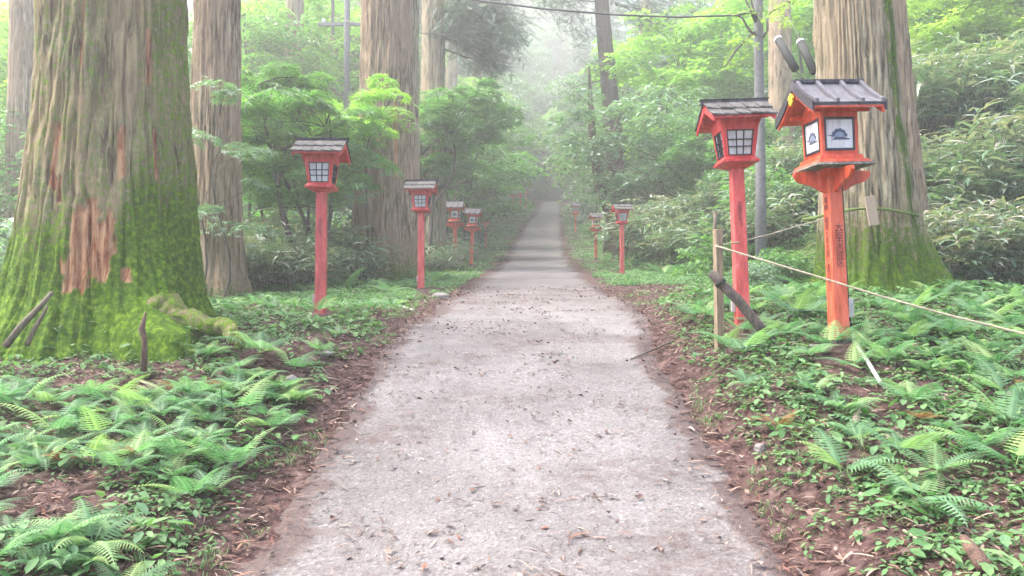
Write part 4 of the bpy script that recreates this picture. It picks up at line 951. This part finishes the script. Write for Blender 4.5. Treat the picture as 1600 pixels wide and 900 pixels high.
# fallen sticks
def gstick(a_, b_, r, mt, label):
    (p, _), (q_, _) = hit(*a_), hit(*b_); p.z = float(H(p.x, p.y)) + r; q_.z = float(H(q_.x, q_.y)) + r * 2; mid = (p + q_) / 2; mid.z = max(mid.z, float(H(mid.x, mid.y)) + r); mb = MB(); mb.tube([Vector((0, 0, 0)), mid - p, q_ - p], [r, r * .9, r * .5], 6); tag(ob('fallen_stick', mb.mesh('fallen_stick', True), mt, None, p), label, 'stick')
gstick((1052, 535), (985, 566), .012, M['darklog'], 'dark thin branch reaching onto the path from the right edge')
gstick((205, 595), (262, 620), .012, M['palewood'], 'pale stick in the litter below the mossy trunk')
gstick((42, 672), (72, 694), .012, M['palewood'], 'short pale stick among the left ferns')
gstick((60, 700), (112, 672), .010, M['darklog'], 'dark stick among the left ferns')
gstick((1336, 672), (1346, 645), .03, M['palewood'], 'stubby pale wood piece among the right ferns')
gstick((1412, 838), (1500, 900), .008, M['palewood'], 'long thin pale twig at lower right')
gstick((498, 590), (530, 600), .01, M['palewood'], 'pale twig in the dirt left of the path')
gstick((1540, 905), (1505, 868), .04, M['stump'], 'red brown chunk of wood at the lower right')

# overhead cables and guy wires
def wire(pts, rad, label, name='cable'):
    p0 = Vector(pts[0]); mb = MB(); L = [Vector(p) - p0 for p in pts]
    mb.tube(L, rad, 5); return tag(ob(name, mb.mesh(name, True), M['cable'], None, p0), label, 'cable')
wire([P(690, -25, 17), P(740, 0, 16.7), P(850, 14, 16.3), P(960, 23, 16), P(1060, 27, 15.8), P(1150, 24, 15.5), P(1183, 18, 15.5)], .022, 'black overhead cable sagging across the path to the slender grey trunk')
wire([P(520, 28, 24), P(560, 36, 23), P(640, 50, 22), P(700, 56, 22), P(760, 62, 23)], .012, 'thin wire crossing in front of the cedars at upper left')
for (a_, b_, lab) in (((1216, 62), (1243, 108), 'left of the two black wire guards above the orange lantern'), ((1251, 66), (1272, 112), 'right of the two black wire guards above the orange lantern, nearer the cedar')):
    p, q_ = P(*a_, 14.0), P(*b_, 13.5); v = q_ - p; o = empty('guy_wire', p, 0, lab, 'wire guard')
    mb = MB(); mb.tube([Vector((0, 0, 0)), v * .5, v], .07, 12); mb.build('guard', M['rubber'], o, smooth=True)
    mb = MB(); mb.tube([-v * .02, v * .03], .075, 12); mb.build('cap', M['steel'], o, smooth=True)
    g_ = v * 6.2; mb = MB(); mb.tube([-v * 7, g_], .004, 4); mb.build('wire', M['cable'], o)
# utility pole and crossarm in the mist at upper left
up = G(540, 30); o = empty('utility_pole', up, 0, 'grey utility pole with a crossarm left of the thick tan cedar', 'utility pole')
mb = MB(); mb.tube([(0, 0, -.3), (0, 0, 16)], [.13, .1], 12); mb.build('pole', M['pole'], o, smooth=True)
zc = P(540, 34, 30).z - up.z
MB().box(-1.1, 1.1, -.06, .06, zc - .06, zc + .06).build('crossarm', M['pole'], o); MB().box(-.6, -.5, -.05, .05, zc - .4, zc + 2.4).build('conduit', M['cable'], o)
for x_ in (-.9, .9): MB().tube([(x_, 0, zc + .06), (x_, 0, zc + .2)], .06, 8).build('insulator', M['steel'], o, smooth=True)

# ------------------------------------------------------------------ ferns
def fern(nf, L0, seed, droop=1.0):
    r_ = np.random.default_rng(seed); V = []; Fc = []; A = []
    for k_ in range(nf):
        az = 2 * math.pi * (k_ + r_.uniform(-.3, .3)) / nf; L = L0 * r_.uniform(.7, 1.1); n = 19; el = R(r_.uniform(30, 58)); p = np.array([0, 0, 0.]); ds = L / n; fr = r_.random()
        side = np.array([-math.sin(az), math.cos(az), 0]); pts = []; dirs = []
        for i in range(n + 1):
            s = i / n; e = el - droop * (R(42) * s + R(34) * s * s); dv = np.array([math.cos(az) * math.cos(e), math.sin(az) * math.cos(e), math.sin(e)]); pts.append(p.copy()); dirs.append(dv); p = p + dv * ds
        for i in range(3, n + 1):
            s = i / n; w_ = L * .36 * ((1 - s) ** .85 * min(1, .35 + s * 3.0) + .015)
            up = np.cross(dirs[i], side); up = -up if up[2] < 0 else up
            for sg in (-1, 1):
                d_ = side * sg * .93 + dirs[i] * .38 - up * .12; d_ /= np.linalg.norm(d_); wd = L / n * .50 * (1.15 - .5 * s); b0 = len(V); c = pts[i]
                m = 6; tip = c + d_ * w_ - up * w_ * .18
                prev = None
                V += [c, c + dirs[i] * wd * .9, c - dirs[i] * wd * .8]; A += [fr] * 3
                for j in range(1, m + 1):          # toothed edges
                    f = j / m; mid = c + (tip - c) * f; ww = wd * (1 - f) ** .7 * (1.2 if j % 2 else .6)
                    V += [mid, c + (tip - c) * (f - .06) + dirs[i] * ww + up * .004 * 0, c + (tip - c) * (f - .06) - dirs[i] * ww * .9]; A += [fr] * 3
                    o_ = b0 + 3 * j; pm = o_ - 3
                    Fc += [(pm, o_, o_ + 1), (pm, o_ + 1, pm + 1), (pm, pm + 2, o_ + 2), (pm, o_ + 2, o_)]
        for i in range(n):                          # rachis
            b0 = len(V); w2 = .003; V += [pts[i] - side * w2, pts[i] + side * w2, pts[i + 1] + side * w2 * .8, pts[i + 1] - side * w2 * .8]; A += [fr] * 4
            Fc += [(b0, b0 + 1, b0 + 2), (b0, b0 + 2, b0 + 3)]
    return np_mesh('fronds', np.array(V), [np.array(Fc)], False, {'rnd': A})
FERN = [fern(6, .46, 1), fern(8, .42, 2), fern(5, .52, 3, .85), fern(7, .38, 4, 1.1), fern(4, .5, 5, .8)]
def inpx(p):
    v = Vector(p) - Vector((0, 0, 1.5)); d = v.y * math.cos(PITCH) + v.z * math.sin(PITCH); u = v.z * math.cos(PITCH) - v.y * math.sin(PITCH)
    return (800 + v.x / d * F, 450 - u / d * F) if d > .3 else (9999, 9999)
def put_ferns(n, box, label, group, mt='fern', smin=.6, smax=1.15, tmin=.45, mind=.22, keep=None):
    pts = []; tries = 0
    while len(pts) < n and tries < n * 60:
        tries += 1; x, y = rng.uniform(box[0], box[1]), rng.uniform(box[2], box[3]); xc_, hw_, _ = road(y)
        if abs(x - xc_) - hw_ < tmin or (x - b1.x) ** 2 + (y - b1.y) ** 2 < 1.5 ** 2 or (x - cb.x) ** 2 + (y - cb.y) ** 2 < 1.0: continue
        if any((x - a_) ** 2 + (y - b_) ** 2 < mind ** 2 for a_, b_ in pts): continue
        if y > 12 and not clear(x, y, .5): continue
        z = float(H(x, y)); q_ = inpx((x, y, z))
        if not (-80 < q_[0] < 1680 and q_[1] < 1000): continue
        if keep and not keep(x, y, q_): continue
        pts.append((x, y)); me = FERN[rng.integers(5)]
        if mt != 'fern': me = me.copy(); me.materials.clear(); me.materials.append(M[mt])
        o = ob('fern', me, M[mt], None, (x, y, z + .035)); s = rng.uniform(smin, smax); o.scale = (s, s, s * rng.uniform(.8, 1.05)); o.rotation_euler = (rng.normal(0, .1), rng.normal(0, .1), rng.random() * 6.28)
        tag(o, label, 'fern', group)
put_ferns(74, (-4.2, -1.2, 3.6, 6.6), 'light green fern in the dense fern bed at lower left', 'ferns at lower left', keep=lambda x, y, q: (q[1] > 620 or q[0] > 330) and float(fbm(x, y, 0, 1.6, 2, 66)) > .42, smin=.55, smax=1.0, tmin=.4, mind=.17)
put_ferns(85, (1.2, 7, 4.2, 9.5), 'light green fern on the leafy right bank', 'ferns on the right bank', smin=.55, smax=1.05, tmin=.4, mind=.24)
put_ferns(16, (-3.6, -1.6, 6.2, 12), 'small fern in the litter between the mossy trunk and the path', 'ferns between trunk and path', smin=.4, smax=.8, tmin=.5, mind=.4)
put_ferns(60, (1.6, 9, 16.5, 27), 'fern on the ground cover of the middle right bank', 'ferns on the middle right bank', smin=.8, smax=1.6, tmin=.8, mind=.5)
put_ferns(40, (-4, -.9, 13, 27), 'fern beside the path near the small left lanterns', 'ferns near the small left lanterns', smin=.8, smax=1.4, tmin=.5, mind=.5)
put_ferns(4, (-3.6, -1.3, 3.8, 6.8), 'withered orange fern lying among green ones at left', 'withered ferns at left', 'fern_dry', .35, .6)
put_ferns(4, (1.5, 4, 4.4, 7), 'withered orange fern lying among green ones at right', 'withered ferns at right', 'fern_dry', .35, .6)
p_, d_ = hit(405, 562); o = ob('fern', FERN[1], M['fern'], None, p_ + Vector((0, 0, .06))); o.scale = (1.25,) * 3; o.rotation_euler = (.1, .1, .4); tag(o, 'large pale fern beside the mossy root of the huge cedar', 'fern')
# little grass plants near the big trunk
def sprout(px, py, label, n=6, s=.22, rz=0):
    p_, d_ = hit(px, py); a_ = rng.random(n) * 6.283; D = np.stack([np.cos(a_), np.sin(a_), rng.uniform(.1, .9, n)], 1)
    V, fs, r_ = scatter(L_LANC[0], L_LANC[1], rot_from(np.stack([-np.cos(a_) * .5, -np.sin(a_) * .5, np.ones(n)], 1), D), np.stack([np.zeros(n), np.zeros(n), rng.uniform(.05, .3, n)], 1), s)
    st_ = MB().tube([(0, 0, -.05), (.01, 0, .15), (0, 0, .3)], .004, 4)
    o = empty('seedling', p_, rz, label, 'plant'); ob('leaves', np_mesh('leaves', V, fs, False, {'rnd': r_}), M['cover'], o); st_.build('stem', M['fern'], o)
sprout(232, 552, 'leafy sprout growing beside the broken stake'); sprout(170, 545, 'narrow leafed sprout left of the broken stake at the trunk foot', 4); sprout(290, 560, 'thin sprout right of the broken stake at the trunk foot', 4, .18)
sprout(345, 670, 'broad bladed sprout among the left ferns', 5, .25); sprout(90, 560, 'sprout below the leaning sticks', 5, .2)

# ------------------------------------------------------------------ ground cover and litter
def mask_pts(n, box, dens):
    x = rng.uniform(box[0], box[1], n); y = rng.uniform(box[2], box[3], n); xc_, hw_, _ = road(y); t_ = np.abs(x - xc_) - hw_
    k_ = (rng.random(n) < dens(x, y, t_)) & clear(x, y); x, y, t_ = x[k_], y[k_], t_[k_]; return x, y, H(x, y), t_
def clump(x, y, z, k_, size, lift, templ, spread):
    n = len(x) * k_; ci = np.repeat(np.arange(len(x)), k_); a_ = rng.random(n) * 6.283; r = rng.random(n) ** .5 * spread
    loc = np.stack([x[ci] + np.cos(a_) * r, y[ci] + np.sin(a_) * r, z[ci] + lift[ci] * rng.uniform(.4, 1.1, n)], 1)
    D = np.stack([np.cos(a_), np.sin(a_), rng.normal(-.05, .25, n)], 1); nr = np.stack([np.cos(a_) * .25 + rng.normal(0, .25, n), np.sin(a_) * .25 + rng.normal(0, .25, n), np.ones(n)], 1)
    return scatter(templ[0], templ[1], rot_from(nr, D), loc, size * rng.uniform(.6, 1.3, n), np.clip(np.repeat(rng.random(len(x)), k_) * .7 + .3 * rng.random(n), 0, 1))
def cdens(x, y, t_):
    n = fbm(x, y, 0, 1.0, 3, 91); n2 = fbm(x, y, 0, 3.5, 2, 93)
    d = sm((t_ - .10) / .5) * sm((n * .6 + n2 * .4 - np.where(x > 0, .29, .36)) / .14)
    d = np.where((y > 10.3) & (y < 15.5) & (x > 0) & (t_ < 4.6 - .15 * (y - 9.4)) , d * .05, d)
    d = d * (1 - .8 * np.exp(-(((x - b1.x - .9) / 1.3) ** 2 + ((y - b1.y + 1.9) / .8) ** 2)))
    return d
parts = []
x, y, z, t_ = mask_pts(30000, (-6, 7.5, 3.2, 10), cdens); parts.append(clump(x, y, z, 5, .045, np.full(len(x), .035), L_OVAL, .035))
x, y, z, t_ = mask_pts(2600, (-6, 7.5, 3.2, 10), cdens); parts.append(clump(x, y, z, 6, .085, np.full(len(x), .13), L_OVAL, .06))
x, y, z, t_ = mask_pts(26000, (-9, 9.5, 10, 20), cdens); parts.append(clump(x, y, z, 6, .065, np.full(len(x), .08), L_OVAL, .07))
V, fs, a = join(parts); tag(ob('ground_cover', np_mesh('ground_cover', V, fs, False, {'rnd': a}), M['cover']), kind='stuff')
x, y, z, t_ = mask_pts(60000, (-14, 16, 17, 75), lambda x, y, t_: sm((t_ - .15) / .5) * (.35 + .65 * sm((fbm(x, y, 0, .7, 3, 99) - .38) / .2)) * np.where(t_ > 9, .5, 1))
V, fs, a = clump(x, y, z, 7, .125, np.where(t_ < 2.2, .02, .1) + .07 * rng.random(len(x)), L_OVAL, .17)
tag(ob('bank_foliage', np_mesh('bank_foliage', V, fs, False, {'rnd': a}), M['cover']), kind='stuff')
# tufts of moss-green grass
x, y, z, t_ = mask_pts(9000, (-3.5, 4, 3.5, 13), lambda x, y, t_: ((t_ > .05) & (t_ < .9)) * (fbm(x, y, 0, 1.4, 2, 61) > .58))
n = len(x) * 7; ci = np.repeat(np.arange(len(x)), 7); a_ = rng.random(n) * 6.28
V, fs, a = scatter(L_LANC[0] * np.array([1, .5, 1]), L_LANC[1], rot_from(np.stack([-np.cos(a_), -np.sin(a_), .5 * np.ones(n)], 1), np.stack([np.cos(a_) * .5, np.sin(a_) * .5, np.ones(n)], 1)), np.stack([x[ci], y[ci], z[ci]], 1) + rng.normal(0, .02, (n, 3)) * [1, 1, 0], rng.uniform(.03, .075, n))
tag(ob('grass', np_mesh('grass', V, fs, False, {'rnd': a}), M['cover']), kind='stuff')
# litter: needles, twigs, leaf bits
def ldens(x, y, t_): return np.where(t_ > 0, .9, np.clip(.12 + 1.3 * sm((t_ + .32) / .34) + 1.1 * sm((fbm(x, y * 1.5, 0, 2.6, 4, 71) - .53) / .1), 0, 1.4) * .36)
x, y, z, t_ = mask_pts(140000, (-5.5, 6.5, 3.2, 15), ldens); n = len(x)
L_TW = (np.array([(0, -.06, 0), (0, .06, 0), (.55, .07, .06), (.55, -.05, .06), (1, .0, 0)], float), [np.array([(0, 3, 2, 1)]), np.array([(3, 4, 2)])])
a_ = rng.random(n) * 6.283; zz_ = z + .012 + .012 * (t_ < 0) + rng.random(n) * .012
p1 = scatter(L_TW[0], L_TW[1], rot_from(np.stack([rng.normal(0, .2, n), rng.normal(0, .2, n), np.ones(n)], 1), np.stack([np.cos(a_), np.sin(a_), rng.normal(0, .1, n)], 1)), np.stack([x, y, zz_], 1), .02 + np.where(t_ < -.1, .08, .11) * rng.random(n) ** 2.5)
x, y, z, t_ = mask_pts(14000, (-5.5, 6.5, 3.2, 15), ldens); n = len(x); a_ = rng.random(n) * 6.283
p2 = scatter(L_DIA[0], L_DIA[1], rot_from(np.stack([rng.normal(0, .4, n), rng.normal(0, .4, n), np.ones(n)], 1), np.stack([np.cos(a_), np.sin(a_), 0 * a_], 1)), np.stack([x, y, z + .02 + .01 * (t_ < 0)], 1), rng.uniform(.02, .06, n))
V, fs, a = join([p1, p2]); tag(ob('leaf_litter', np_mesh('leaf_litter', V, fs, False, {'rnd': a}), M['litter']), kind='stuff')
